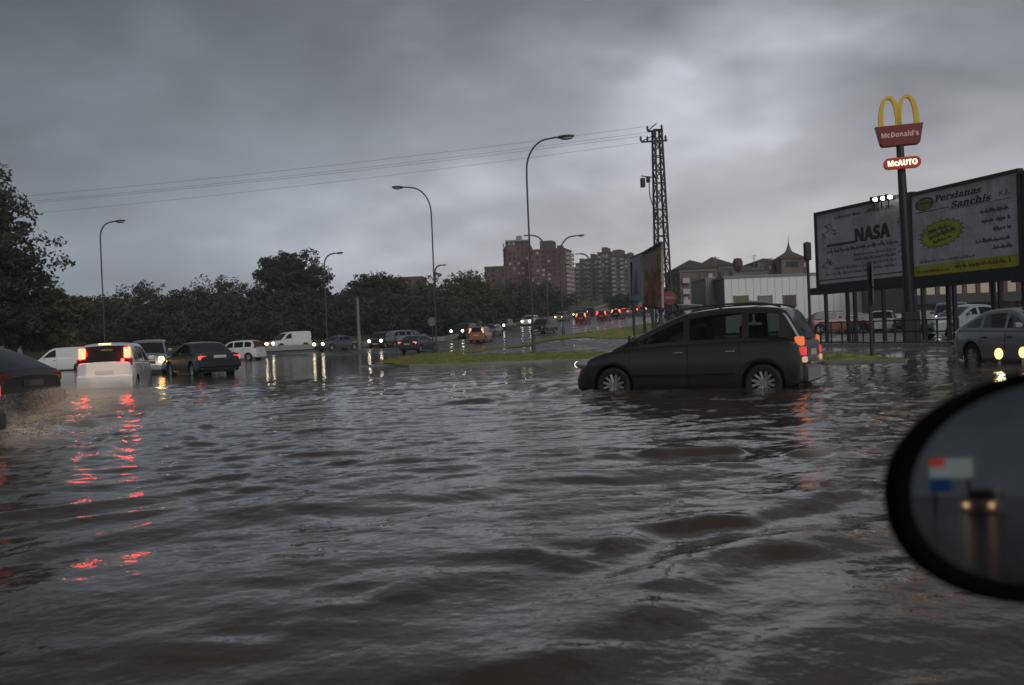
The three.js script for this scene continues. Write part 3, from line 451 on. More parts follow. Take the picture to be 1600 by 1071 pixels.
// ------------------------------------------------------------------ lattice pylon and wires
const wireEnds = [];
{
  const Z = 68, p = onG(1040, Z), top = at(1031, 203, Z), H = top.y - p[1], b0 = 0.45, b1 = 0.24, t = thing('lattice_pylon', 'dark lattice pylon with short cross arms carrying the overhead wires', 'pylon', [p[0], p[1], p[2]], 0.25);
  const M = mat(0.035, 0.034, 0.036, 0.6), hw = y => lerp(b0, b1, y / H), legs = [[1, 1], [1, -1], [-1, -1], [-1, 1]];
  for (const [sx, sz] of legs) part('leg', bar([sx * b0, 0, sz * b0], [sx * b1, H, sz * b1], 0.11), M, t);
  const n = 16; for (let i = 0; i < n; i++) { const y0 = H * i / n, y1 = H * (i + 1) / n; for (let s = 0; s < 4; s++) { const A = legs[s], B = legs[(s + 1) % 4], f = i % 2; const P = f ? A : B, Q = f ? B : A; part('brace', merged([bar([P[0] * hw(y0), y0, P[1] * hw(y0)], [Q[0] * hw(y1), y1, Q[1] * hw(y1)], 0.055), bar([A[0] * hw(y1), y1, A[1] * hw(y1)], [B[0] * hw(y1), y1, B[1] * hw(y1)], 0.06)]), M, t); } }
  const insM = mat(0.06, 0.05, 0.05, 0.3);
  [[H - 0.05, 0.55], [H - 0.75, 1.05]].forEach(([y, L], i) => { const arm = part('cross_arm', merged([bar([-L, y, -0.3], [L * 0.55, y, 0.3], 0.11), bar([-L, y + 0.02, -0.3], [0, y + 0.5, 0], 0.06)]), M, t); for (const x of i ? [-L, -L * 0.6, L * 0.5] : [-L, L * 0.5]) part('insulator', new THREE.LatheGeometry([[0, 0], [0.05, 0], [0.09, 0.08], [0.05, 0.12], [0.1, 0.2], [0.05, 0.26], [0.02, 0.34], [0, 0.34]].map(q => new THREE.Vector2(...q)), 8).translate(x, y + 0.06, -0.3 * (x / -L)), insM, arm); });
  const sw = part('switch_box', merged([box(0.24, 0.6, 0.3, -1.15, H - 3.5, 0), box(0.2, 0.4, 0.25, -0.8, H - 3.3, 0.1), bar([-1.25, H - 3.05, 0], [0, H - 3.2, 0], 0.07)]), M, t);
  part('cable', tube([[-0.75, H - 3.1, 0.1], [-0.72, H - 4.4, 0.1], [-0.45, H - 5.2, 0], [-0.3, H - 6, 0]], 0.035, 16, 5), M, t);
  // wires to a far pole on the left, outside the frame
  const wm = mat(0.12, 0.125, 0.13, 0.5);
  [[[1022, 196], [60, 292], 62, 'topmost'], [[1012, 207], [60, 301], 64, 'second from the top'], [[1008, 212], [60, 304], 66, 'third from the top'], [[1010, 222], [60, 321], 60, 'lowest']].forEach(([A, B, zz, nm], i) => {
    const P = at(A[0], A[1], Z), Q = at(B[0], B[1], 72 + i), pts = []; const Q2 = P.clone().lerp(Q, 1.6);
    for (let k = 0; k <= 24; k++) { const s = k / 24, q = P.clone().lerp(Q2, s); q.y -= 1.1 * 4 * s * (1 - s) * 0.55; pts.push(q); }
    const o = new THREE.Mesh(new THREE.TubeGeometry(new THREE.CatmullRomCurve3(pts), 60, 0.008, 5), wm); o.name = numbered('overhead_wire'); o.castShadow = true; tag(o, nm + ' of the four thin wires running left from the lattice pylon', 'wire'); scene.add(o);
  });
}

// ------------------------------------------------------------------ billboards
function scribble(c, x, y, w, h, R, word = 3) { c.beginPath(); let px = x; while (px < x + w) { const ww = h * (1.2 + R() * word); let q = px; c.moveTo(q, y); while (q < Math.min(px + ww, x + w)) { c.lineTo(q, y - h * (0.2 + R() * 0.8)); q += h * 0.28; c.lineTo(q, y - h * R() * 0.3); } px += ww + h * 0.6; } c.stroke(); }
function wear(c, w, h, n, R) { for (let i = 1; i < n; i++) { c.fillStyle = 'rgba(60,58,62,0.35)'; c.fillRect(w * i / n, 0, 3, h); } c.fillRect(0, h / 2, w, 3); for (let i = 0; i < 90; i++) { c.fillStyle = `rgba(70,66,60,${0.03 + 0.05 * R()})`; c.beginPath(); c.ellipse(R() * w, R() * h, 20 + R() * 90, 10 + R() * 120, 0, 0, 7); c.fill(); } for (let i = 0; i < 40; i++) { c.fillStyle = `rgba(50,46,40,${0.05 + 0.08 * R()})`; c.fillRect(R() * w, 0, 3 + R() * 5, h * (0.1 + 0.5 * R())); } }
function canvasTex(w, h, draw) { const c = document.createElement('canvas'); c.width = w; c.height = h; draw(c.getContext('2d'), w, h); const t = new THREE.CanvasTexture(c); t.colorSpace = THREE.SRGBColorSpace; t.anisotropy = 8; return t; }
const boardL = canvasTex(1024, 640, (c, w, h) => {
  const R = rng(3); c.fillStyle = '#d2d0d6'; c.fillRect(0, 0, w, h);
  c.strokeStyle = '#4a4850'; c.lineWidth = 5; scribble(c, 210, 70, 300, 26, R, 4);
  c.strokeStyle = '#77774a'; c.lineWidth = 7; scribble(c, 560, 75, 300, 40, R, 4);
  c.fillStyle = '#15151a'; c.font = 'bold 150px sans-serif'; c.save(); c.translate(430, 300); c.scale(0.95, 1); c.fillText('NASA', 0, 0); c.strokeStyle = '#15151a'; c.lineWidth = 12; c.strokeText('NASA', 0, 0); c.restore();
  c.fillRect(110, 288, 330, 22);
  c.strokeStyle = '#55535b'; c.lineWidth = 7; scribble(c, 115, 365, 760, 30, R, 5);
  c.strokeStyle = '#74707a'; c.lineWidth = 5; for (const [x, y, l] of [[420, 420, 440], [420, 462, 440], [560, 504, 300], [200, 520, 360], [80, 565, 480], [620, 548, 240]]) scribble(c, x, y, l, 20, R, 5);
  // small line drawings of garments and figures
  c.strokeStyle = '#3c3a42'; c.lineWidth = 5; const fig = (x, y, s) => { c.beginPath(); for (let i = 0; i < 9; i++) c.lineTo(x + (R() - 0.5) * s, y + (R() - 0.5) * s * 0.9); c.stroke(); };
  for (const f of [[130, 150, 110], [90, 195, 80], [200, 175, 90], [120, 430, 80], [80, 480, 80], [150, 460, 60], [935, 200, 100], [960, 240, 80], [930, 350, 80], [920, 410, 90], [935, 480, 80], [960, 540, 60]]) fig(...f);
  c.fillStyle = '#57555c'; c.fillRect(0, 600, w, 12); wear(c, w, h, 4, R);
});
const boardR = canvasTex(1024, 920, (c, w, h) => {
  const R = rng(9); c.fillStyle = '#d4d3da'; c.fillRect(0, 0, w, h);
  // burger-like roundel with a dark line below
  c.fillStyle = '#3d3d1c'; c.beginPath(); c.ellipse(140, 120, 100, 74, -0.1, 0, 7); c.fill(); c.fillStyle = '#8f8a2a'; c.fillRect(70, 128, 140, 52); c.beginPath(); c.ellipse(140, 100, 76, 36, -0.1, 0, 7); c.fill(); c.fillStyle = '#6b3a1a'; c.fillRect(80, 102, 120, 14);
  c.fillStyle = '#26262c'; c.fillRect(40, 200, 360, 9);
  c.fillStyle = '#1d1d38'; c.font = 'italic bold 92px serif'; c.fillText('Persianas', 245, 120); c.font = 'italic bold 96px serif'; c.fillText('Sanchis', 410, 222); c.font = 'italic bold 62px serif'; c.fillText('S.L.', 850, 190); c.strokeStyle = '#1d1d38'; c.lineWidth = 5; c.font = 'italic bold 92px serif'; c.strokeText('Persianas', 245, 120); c.font = 'italic bold 96px serif'; c.strokeText('Sanchis', 410, 222);
  c.fillRect(400, 232, 560, 6); 
  c.save(); c.translate(300, 475); c.rotate(-0.22); c.beginPath(); for (let i = 0; i < 40; i++) { const a = i / 40 * 6.283, r = i % 2 ? 1 : 0.84; c.lineTo(Math.cos(a) * 235 * r, Math.sin(a) * 150 * r); } c.closePath(); c.fillStyle = '#c9c310'; c.fill(); c.strokeStyle = '#43431a'; c.lineWidth = 7; c.stroke(); c.lineWidth = 8; scribble(c, -120, -40, 240, 40, R, 4); scribble(c, -130, 30, 270, 56, R, 4); scribble(c, -100, 80, 190, 32, R, 4); c.restore();
  c.strokeStyle = '#4c4a52'; c.lineWidth = 8; for (const [x, y, l] of [[690, 340, 250], [700, 440, 245], [800, 535, 150], [640, 640, 310], [790, 720, 160]]) scribble(c, x, y, l, 38, R, 9);
  c.strokeStyle = '#6f6d75'; c.lineWidth = 5; scribble(c, 60, 770, 560, 18, R, 4);
  c.fillStyle = '#c9c310'; c.fillRect(0, 800, w, 120); c.strokeStyle = '#5b591c'; c.lineWidth = 9; scribble(c, 430, 872, 500, 46, R, 2); c.lineWidth = 5; scribble(c, 40, 880, 330, 20, R, 5); wear(c, w, h, 4, R);
});
const boardFrame = mat(0.022, 0.022, 0.025, 0.55), sheetBack = mat(0.2, 0.19, 0.19, 0.7);
function billboard(label, tl, tr, bl, br, tex, legsU, gFloor) { // corner points in the place; the sheet is a thin panel on a steel frame
  const t = thing('billboard', label, 'billboard', [bl.x, gFloor, bl.z]), d = new THREE.Vector3().subVectors(br, bl); d.y = 0; const W = d.length(), H = ((tl.y - bl.y) + (tr.y - br.y)) / 2, yb = (bl.y + br.y) / 2 - gFloor;
  t.rotation.y = Math.atan2(-d.z, d.x);
  const pan = part('poster', new THREE.BoxGeometry(W, H, 0.06).translate(W / 2, yb + H / 2, 0), [sheetBack, sheetBack, sheetBack, sheetBack, new THREE.MeshPhysicalMaterial({ map: tex, roughness: 0.5, color: lin(0.97, 0.97, 0.97) }), sheetBack], t);
  part('frame', merged([box(W + 0.24, 0.12, 0.2, W / 2, yb + H + 0.06, 0), box(W + 0.24, 0.14, 0.2, W / 2, yb - 0.07, 0), box(0.12, H, 0.2, -0.06, yb + H / 2, 0), box(0.12, H, 0.2, W + 0.06, yb + H / 2, 0)]), boardFrame, t);
  part('walkway', box(W + 0.2, 0.3, 0.55, W / 2, yb - 0.31, 0.22), boardFrame, t);
  for (const f of legsU) part('leg', box(0.11, yb + H * 0.8, 0.14, f * W, (yb + H * 0.8) / 2, -0.16), boardFrame, t);
  return t;
}
const bl = { a: at(1270, 335, 46), ab: at(1281, 441, 46) }, z2 = 39.8, z3 = 36.0;
{
  const tl = at(1271, 336, 46), tr = at(1424, 306, 39.9), bb = at(1281, 444, 46), br = at(1430, 431, 39.9);
  billboard('grey billboard with NASA in black capitals, left of the tall yellow arches pole', tl, tr, bb, br, boardL, [0.03, 0.28, 0.36, 0.66, 0.96], 0.22);
  const tl2 = at(1423, 305, 39.7), tr2 = at(1588, 272, 34.2), bl2 = at(1430, 432, 39.7), br2 = at(1597, 417, 34.2);
  billboard('grey and yellow billboard with a yellow starburst, right of the tall yellow arches pole', tl2, tr2, bl2, br2, boardR, [0.04, 0.3, 0.36, 0.72, 0.78, 0.98], 0.22);
  const tl3 = at(1594, 271, 34.0), tr3 = at(1760, 236, 29.5), bl3 = at(1603, 416, 34.0), br3 = at(1765, 405, 29.5);
  billboard('dark edged billboard cut off by the right edge of the photo', tl3, tr3, bl3, br3, canvasTex(64, 64, (c) => { c.fillStyle = '#55585c'; c.fillRect(0, 0, 64, 64); }), [0.04, 0.5], 0.22);
  // floodlights over the left board
  [1368, 1380, 1391].forEach((u, i) => { const p = at(u, 312 - i * 2, 41.6 - i * 0.45), t = thing('floodlight', ['left of the three lit floodlights on top of the NASA billboard', 'middle one of the three lit floodlights on top of the NASA billboard', 'right of the three lit floodlights on top of the NASA billboard'][i], 'floodlight', [p.x, p.y, p.z], 0.3); part('housing', new RoundedBoxGeometry(0.3, 0.2, 0.16, 2, 0.03).translate(0, 0.02, -0.1), boardFrame, t); part('lamp_glass', new THREE.SphereGeometry(0.1, 10, 8).scale(1.2, 0.8, 0.5), glow(0.95, 0.97, 1, 6), t); part('bracket', bar([0, -0.4, -0.1], [0, -0.05, -0.1], 0.05), boardFrame, t); });
}
{ // slanted advertising board left of the pylon: two faces of a V
  const Z = 62, p = at(1008, 470, Z), t = thing('advertising_hoarding', 'slanted two sided advertising hoarding with a pale side and an orange brown side', 'hoarding', [p.x, 0.25, -Z]);
  const k = (u, v, z) => { const q = at(u, v, z); return [q.x - p.x, q.y - 0.25, q.z + Z]; };
  const slab = (A, B, C, D, th) => { const b = new MB(), n = new THREE.Vector3().subVectors(new THREE.Vector3(...B), new THREE.Vector3(...A)).cross(new THREE.Vector3().subVectors(new THREE.Vector3(...D), new THREE.Vector3(...A))).normalize().multiplyScalar(-th), s = q => [q[0] + n.x, q[1] + n.y, q[2] + n.z]; const P = [A, B, C, D], Q = P.map(s); b.quad(A, B, C, D); b.quad(Q[3], Q[2], Q[1], Q[0]); for (let i = 0; i < 4; i++) b.quad(P[i], Q[i], Q[(i + 1) % 4], P[(i + 1) % 4]); const g = b.geo(0.2); const pp = g.attributes.position, uv = new Float32Array(pp.count * 2), a0 = new THREE.Vector3(...A), e1 = new THREE.Vector3(...B).sub(a0), e2 = new THREE.Vector3(...D).sub(a0); for (let i = 0; i < pp.count; i++) { const v = new THREE.Vector3().fromBufferAttribute(pp, i).sub(a0); uv[i * 2] = v.dot(e1) / e1.lengthSq(); uv[i * 2 + 1] = v.dot(e2) / e2.lengthSq(); } g.setAttribute('uv', new THREE.BufferAttribute(uv, 2)); return g; };
  const pale = canvasTex(128, 256, (c) => { c.fillStyle = '#8f9499'; c.fillRect(0, 0, 128, 256); c.fillStyle = '#2b3038'; c.beginPath(); c.moveTo(40, 240); c.lineTo(52, 120); c.lineTo(76, 90); c.lineTo(92, 240); c.fill(); c.fillStyle = '#6d8797'; c.fillRect(20, 180, 26, 50); });
  const warm = canvasTex(256, 256, (c) => { c.fillStyle = '#a08474'; c.fillRect(0, 0, 256, 256); const R = rng(6); for (let i = 0; i < 70; i++) { const y = 110 + R() * 150; c.fillStyle = ['#a8481c', '#8c3a1a', '#b05a20', '#5a2e1c', '#6a5a2c'][Math.floor(R() * 5)]; c.beginPath(); c.ellipse(40 + R() * 170, y, 14 + R() * 30, 8 + R() * 22, R() * 3, 0, 7); c.fill(); } c.fillStyle = '#7a6458'; for (let i = 0; i < 6; i++) c.fillRect(0, i * 44, 256, 2); });
  part('pale_face', slab(k(984, 470, 70), k(1004, 470, 61), k(1003, 397, 61), k(984, 405, 70), 0.15), new THREE.MeshPhysicalMaterial({ map: pale, roughness: 0.55 }), t);
  part('warm_face', slab(k(1005, 476, 61), k(1034, 482, 58), k(1033, 380, 58), k(1004, 397, 61), 0.15), new THREE.MeshPhysicalMaterial({ map: warm, roughness: 0.55 }), t);
  part('frame', merged([bar(k(1004.5, 396, 60.8), k(1034, 379, 57.8), 0.12), bar(k(984, 404, 70), k(1004, 396, 61), 0.12), bar(k(1005, 478, 60.9), k(1035, 483, 57.9), 0.14)]), boardFrame, t);
  for (const [u, z] of [[1007, 61.3], [1020, 60], [1033, 58.3], [990, 68]]) { const q = k(u, 480, z); part('leg', bar([q[0], -0.3, q[2] - 0.2], [q[0], q[1] + 3, q[2] - 0.2], 0.16), boardFrame, t); }
}
// ------------------------------------------------------------------ the tall pole sign
{
  const Z = 38, p = onG(1427, Z), top = at(1402, 222, Z), H = top.y - p[1], t = thing('pole_sign', 'tall dark pole sign with yellow double arches over a red nameplate', 'pole sign', [p[0], p[1], p[2]], -0.22); t.rotation.z = 0.024; t.scale.set(0.93, 0.985, 0.93);
  const font = await new FontLoader().loadAsync('fonts/droid/droid_sans_bold.typeface.json');
  const s = 36.6 / 1600 * 0.98, dark = mat(0.02, 0.02, 0.024, 0.5);
  part('pole', new THREE.CylinderGeometry(0.14, 0.24, H + 0.3, 18).translate(0, H / 2, 0), dark, t);
  part('base', new RoundedBoxGeometry(0.62, 1.25, 0.62, 2, 0.05).translate(0, 0.6, 0), mat(0.03, 0.027, 0.026, 0.6), t);
  // red nameplate: wider at the top
  const hw = 0.87, sh = new THREE.Shape(); sh.moveTo(-hw, 0.72); sh.lineTo(-hw + 0.14, 0.08); sh.quadraticCurveTo(-hw + 0.17, 0, -hw + 0.28, 0); sh.lineTo(hw - 0.28, 0); sh.quadraticCurveTo(hw - 0.17, 0, hw - 0.14, 0.08); sh.lineTo(hw, 0.72); sh.closePath();
  part('nameplate', new THREE.ExtrudeGeometry(sh, { depth: 0.3, bevelEnabled: true, bevelSize: 0.03, bevelThickness: 0.03, bevelSegments: 2 }).translate(0, H, -0.15), mat(0.21, 0.018, 0.02, 0.4), t);
  const txt = (str, size, y, m, nm, par, z) => { const g = new TextGeometry(str, { font, size, depth: 0.03, curveSegments: 4 }); g.computeBoundingBox(); g.translate(-(g.boundingBox.max.x + g.boundingBox.min.x) / 2, y, z); return part(nm, g, m, par); };
  txt("McDonald's", 0.185, H + 0.29, glow(0.75, 0.45, 0.4, 0.4), 'lettering_sign', t, 0.185);
  // double arches
  const arch = (x0, w, h) => { const b = new MB(), n = 40, o = []; for (let i = 0; i <= n; i++) { const a = i / n * Math.PI, ca = Math.cos(a), x = x0 - w * Math.sign(ca) * Math.pow(Math.abs(ca), 0.85), y = h * Math.pow(Math.sin(a), 0.8), thick = lerp(0.095, 0.055, Math.pow(Math.sin(a), 2)); o.push([x, y, thick]); } const sec = o.map((q, i) => { const A = o[Math.max(0, i - 1)], B = o[Math.min(n, i + 1)]; let tx = B[0] - A[0], ty = B[1] - A[1]; const l = Math.hypot(tx, ty); tx /= l; ty /= l; const nx = -ty, ny = tx; return [[q[0] + nx * q[2], q[1] + ny * q[2], 0.13], [q[0] - nx * q[2], q[1] - ny * q[2], 0.13], [q[0] - nx * q[2], q[1] - ny * q[2], -0.13], [q[0] + nx * q[2], q[1] + ny * q[2], -0.13]]; }); for (let i = 0; i < n; i++) for (let k = 0; k < 4; k++) b.quad(sec[i][k], sec[i][(k + 1) % 4], sec[i + 1][(k + 1) % 4], sec[i + 1][k]); b.quad(sec[0][3], sec[0][2], sec[0][1], sec[0][0]); b.quad(...sec[n]); return b.geo(0.6); };
  const ym = mat(0.62, 0.42, 0.025, 0.45, { emissive: lin(0.5, 0.33, 0.02), emissiveIntensity: 0.12 });
  for (const x of [-0.345, 0.345]) part('arch', arch(x, 0.335, 1.22).translate(0, H + 0.58, 0.04), ym, t);
  // lower lit plate
  const yl = at(1405, 252, Z).y - p[1] - 0.18;
  const cp = new THREE.Shape(); const r = 0.19, L = 0.49; cp.absarc(-L, 0, r, Math.PI / 2, 3 * Math.PI / 2); cp.absarc(L, 0, r, -Math.PI / 2, Math.PI / 2); cp.closePath();
  const plate = part('drive_in_sign', new THREE.ExtrudeGeometry(cp, { depth: 0.24, bevelEnabled: true, bevelSize: 0.02, bevelThickness: 0.02, bevelSegments: 2 }).translate(0, yl + 0.18, 0.12), mat(0.25, 0.02, 0.015, 0.4, { emissive: lin(0.9, 0.12, 0.03), emissiveIntensity: 0.13 }), t);
  txt('McAUTO', 0.2, yl + 0.08, glow(1, 0.78, 0.5, 3.2), 'lettering_sign', plate, 0.385);
}
// ------------------------------------------------------------------ posts and signs
{
  const rd = (label, u, vTop, Z, w, kind) => { const p = onG(u, Z), H = at(u, vTop, Z).y - p[1], t = thing('sign_post', label, 'sign post', [p[0], p[1] - 0.1, p[2]], kind === 'edge' ? 1.35 : 0.15);
    part('pole', new THREE.CylinderGeometry(w, w, H + 0.05, 10).translate(0, H / 2, 0), steelD, t);
    if (kind === 'edge') { part('sign_plate', new RoundedBoxGeometry(0.7, 0.65, 0.03, 2, 0.012).translate(0.1, H - 0.33, 0.06), mat(0.16, 0.16, 0.17, 0.4), t); part('sign_plate', new RoundedBoxGeometry(0.5, 0.4, 0.03, 2, 0.012).translate(0.05, H - 0.9, 0.06), mat(0.12, 0.12, 0.13, 0.4), t); }
    if (kind === 'block') part('head', new RoundedBoxGeometry(0.26, 0.75, 0.26, 2, 0.04).translate(0, H - 0.38, 0), steelD, t);
    if (kind === 'red') { part('sign_plate', new THREE.CylinderGeometry(0.42, 0.42, 0.04, 28).rotateX(Math.PI / 2).translate(0, H - 0.42, 0.08), mat(0.15, 0.01, 0.018, 0.45), t); part('white_bar', box(0.56, 0.13, 0.02, 0, H - 0.42, 0.11), mat(0.22, 0.14, 0.15, 0.45), t); }
    if (kind === 'round') part('sign_plate', new THREE.CylinderGeometry(0.36, 0.36, 0.04, 24).rotateX(Math.PI / 2).translate(0, H - 0.36, 0.08), mat(0.12, 0.09, 0.11, 0.4), t);
    return t; };
  rd('thin grey sign post with edge on plates before the NASA billboard', 1364, 405, 27.5, 0.05, 'edge');
  rd('dark post with a thick head just left of the NASA billboard', 1268, 375, 43, 0.06, 'block');
  rd('dark red no entry sign at the foot of the lattice pylon', 1049, 452, 62, 0.05, 'red');
  rd('small dim round sign beside the left-armed lamp pole', 677, 494, 84, 0.05, 'round');
  // railing under the boards
  const t = thing('railing', 'low dark railing running under the billboards', 'railing', [0, 0, 0]), A = [1282, 39.5], n = 14; let prev = null;
  for (let i = 0; i < n; i++) { const f = i / (n - 1), u = lerp(1284, 1500, f), Z = lerp(41, 33, f), p = onG(u, Z); part('post', new THREE.CylinderGeometry(0.035, 0.035, 0.95, 8).translate(p[0], p[1] + 0.45, p[2]), steelD, t); if (prev) for (const h of [0.12, 0.5, 0.9]) part('rail', bar([prev[0], prev[1] + h, prev[2]], [p[0], p[1] + h, p[2]], 0.05), steelD, t); prev = p; }
  // kerb between the wet forecourt and the road, right
  const ks = thing('kerb', 'low concrete kerb along the foot of the billboards', 'kerb', [0, 0, 0]); prev = null; for (let i = 0; i < 12; i++) { const f = i / 11, u = lerp(1283, 1640, f), Z = lerp(39, 29.5, f), p = onG(u, Z); if (prev) part('kerb_stone', bar([prev[0], prev[1] + 0.04, prev[2]], [p[0] - 0.02, p[1] + 0.04, p[2]], 0.16), kerbM, ks); prev = p; }
}

// ------------------------------------------------------------------ cars
const MIRROR_R = 1.25; let ownMirror;
const tyreM = mat(0.012, 0.012, 0.013, 0.75), rimM = mat(0.3, 0.29, 0.285, 0.4, { metalness: 0.5 }), trimM = mat(0.012, 0.012, 0.014, 0.5), innerM = mat(0.02, 0.02, 0.022, 0.8), plateM = mat(0.5, 0.5, 0.48, 0.5), chromeM = mat(0.5, 0.5, 0.5, 0.2, { metalness: 0.9 }), gapM = mat(0.006, 0.006, 0.006, 0.8);
const paneM = new THREE.MeshPhysicalMaterial({ color: lin(0.30, 0.34, 0.34), transmission: 1, thickness: 0, roughness: 0.02, ior: 1.5 });
const paneDark = mat(0.012, 0.014, 0.016, 0.05, { ior: 1.5 });
const wheelGeoms = {};
function wheelGeo(r, spokes) {
  const key = r + '_' + spokes; if (wheelGeoms[key]) return wheelGeoms[key];
  const w = 0.2, rr = r * 0.66, v = (a, b) => new THREE.Vector2(a, b);
  const tyre = new THREE.LatheGeometry([v(rr, -w * 0.42), v(r * 0.86, -w * 0.5), v(r * 0.96, -w * 0.44), v(r, -w * 0.3), v(r, w * 0.3), v(r * 0.96, w * 0.44), v(r * 0.86, w * 0.5), v(rr, w * 0.42)], 36).rotateX(Math.PI / 2);
  const rim = [new THREE.LatheGeometry([v(0.001, w * 0.18), v(0.05, w * 0.2), v(0.06, w * 0.1), v(rr * 0.5, w * 0.02), v(rr * 0.9, -w * 0.2), v(rr * 0.93, w * 0.32), v(rr, w * 0.42)], 36).rotateX(Math.PI / 2)];
  const sp = [];
  for (let i = 0; i < spokes; i++) { const a = i / spokes * 2 * Math.PI; for (const d of [-0.16, 0.16]) { const c = Math.cos(a + d * 0.9), s = Math.sin(a + d * 0.9), c1 = Math.cos(a + d * 1.6), s1 = Math.sin(a + d * 1.6); sp.push(bar([c * 0.05, s * 0.05, w * 0.2], [c1 * rr * 0.96, s1 * rr * 0.96, w * 0.33], 0.042)); } }
  sp.push(new THREE.CylinderGeometry(0.055, 0.06, 0.05, 16).rotateX(Math.PI / 2).translate(0, 0, w * 0.2));
  return wheelGeoms[key] = { tyre, well: rim[0], spokes: merged(sp) };
}
// spec: side profile in metres, x forward; every body is one lofted shell with doors, glazing and lamps set into it
function buildCar(S, M) {
  const t = new THREE.Group(), W2 = S.W / 2, top = [...S.top].sort((a, b) => a[0] - b[0]), green = S.green, belt = pl(top, 0);
  const cowl = green[0], tailTop = green[green.length - 1];
  const xF = top[top.length - 1][0], xR = top[0][0], roofY = Math.max(...green.map(g => g[1]));
  const sTab = [[0.1, 0.9], [0.28, 0.965], [0.5, 0.995], [0.68, 1], [belt, 0.962], [belt + 0.01, 0.955], [roofY, S.tumble ?? 0.77]];
  const plan = x => { const f = clamp(1 - (xF - x) / 0.75), r = clamp(1 - (x - xR) / 0.5); return 1 - (S.noseTaper ?? 0.2) * Math.pow(f, 2.4) - (S.tailTaper ?? 0.12) * Math.pow(r, 2.6); };
  const hw = (x, y) => W2 * plan(x) * pl(sTab, y);
  const yt = x => pl(top, x), wr = S.r, ar = wr + 0.055;
  const yb = x => { let y = pl([[xR, S.tailBottom ?? 0.32], [xR + 0.5, 0.2], [xF - 0.5, 0.2], [xF, 0.24]], x); for (const w of [S.wf, S.wr]) { const d = x - w; if (Math.abs(d) < ar) y = Math.max(y, wr + Math.sqrt(ar * ar - d * d) * 1.0); } return y; };
  // stations
  const xs = new Set(); const N = S.n ?? 70; for (let i = 0; i <= N; i++) xs.add(lerp(xF, xR, i / N));
  for (let i = 0; i < 6; i++) { xs.add(xF - 0.2 * (i / 6) ** 1.6); xs.add(xR + 0.16 * (i / 6) ** 1.6); }
  for (const w of [S.wf, S.wr]) for (let i = 0; i <= 18; i++) xs.add(w - ar * Math.cos(i / 18 * Math.PI) * 0.9999);
  const gap = 0.006, gaps = []; for (const d of S.doors) for (const x of d) { xs.add(x - gap); xs.add(x + gap); gaps.push(x); }
  for (const p of top) xs.add(p[0]); xs.add(cowl[0]); xs.add(tailTop[0]);
  const X = [...xs].filter(x => x <= xF + 1e-9 && x >= xR - 1e-9).sort((a, b) => b - a).filter((x, i, A) => i === 0 || A[i - 1] - x > 0.0015);
  const T = [0, 0.05, 0.13, 0.26, 0.42, 0.58, 0.72, 0.83, 0.9, 0.95, 0.98, 1], n = T.length, rd = 0.075;
  const sec = X.map(x => { const b = yb(x), u = Math.max(yt(x), b + 0.02), endR = Math.min(1, Math.min(xF - x, x - xR) / 0.07), R = []; for (const k of T) { const y = lerp(b, u, k), d = u - y, dd = y - b; let z = hw(x, y); if (d < rd) z -= rd - Math.sqrt(Math.max(0, rd * rd - (rd - d) ** 2)); if (dd < 0.04) z -= (0.04 - dd) * 0.35; z -= 0.05 * (1 - Math.sqrt(Math.max(0, 1 - (1 - endR) ** 2))); R.push([x, y, z]); } const zt = R[n - 1][2], cr = (x > cowl[0] || x < tailTop[0]) ? 0.035 : 0; for (const f of [0.78, 0.42, 0]) R.push([x, u + cr * (1 - f * f), zt * f]); const L = R.slice(0, n + 2).reverse().map(p => [p[0], p[1], -p[2]]); return [...R, ...L]; });
  const body = new MB(), inner = new MB(), gapB = gaps.flatMap(() => [new MB(), new MB()]), doorB = S.doors.map(() => [new MB(), new MB()]), m = sec[0].length;
  for (let i = 0; i < X.length - 1; i++) for (let j = 0; j < m - 1; j++) {
    const xm = (X[i] + X[i + 1]) / 2, q = [sec[i][j], sec[i][j + 1], sec[i + 1][j + 1], sec[i + 1][j]]; // outward
    const right = j < n - 1, left = j >= m - n, row = right ? j : left ? m - 2 - j : 99; let dst = body;
    if (row === 99) { if (xm < cowl[0] - 0.02 && xm > tailTop[0] + 0.02) dst = inner; }
    else if (row >= 2) { if (gaps.some(x => Math.abs(x - xm) < gap * 0.9)) dst = gapB[gaps.findIndex(x => Math.abs(x - xm) < gap * 0.9) * 2 + (right ? 0 : 1)]; else { const k = S.doors.findIndex(d => xm < d[1] && xm > d[0]); if (k >= 0) dst = doorB[k][right ? 0 : 1]; } }
    dst.quad(q[0], q[3], q[2], q[1]); if (dst !== inner) { /* outward winding */ }
  }
  for (const [s, flip] of [[sec[0], false], [sec[sec.length - 1], true]]) { const c = [s[0][0], (s[0][1] + s[n][1]) / 2, 0]; for (let j = 0; j < m; j++) { const a = s[j], b = s[(j + 1) % m]; flip ? body.tri(c, a, b) : body.tri(c, b, a); } }
  // glasshouse: strip over the top
  const prof = []; for (let i = 0; i < green.length - 1; i++) { const k = 6; for (let q = 0; q < k; q++) prof.push([lerp(green[i][0], green[i + 1][0], q / k), lerp(green[i][1], green[i + 1][1], q / k), green[i][2]]); } prof.push([tailTop[0], tailTop[1], '']);
  // soften the corners of the roof line
  const sm = prof.map(p => [...p]); for (let it = 0; it < 3; it++) for (let i = 1; i < prof.length - 1; i++) { const a = sm[i - 1], b = sm[i + 1]; sm[i] = [(a[0] + b[0] + 2 * sm[i][0]) / 4, (a[1] + b[1] + 2 * sm[i][1]) / 4, prof[i][2]]; }
  const A = [[0, 0.06], [0.01, 0.03], [0.035, 0.008], [0.075, 0]];
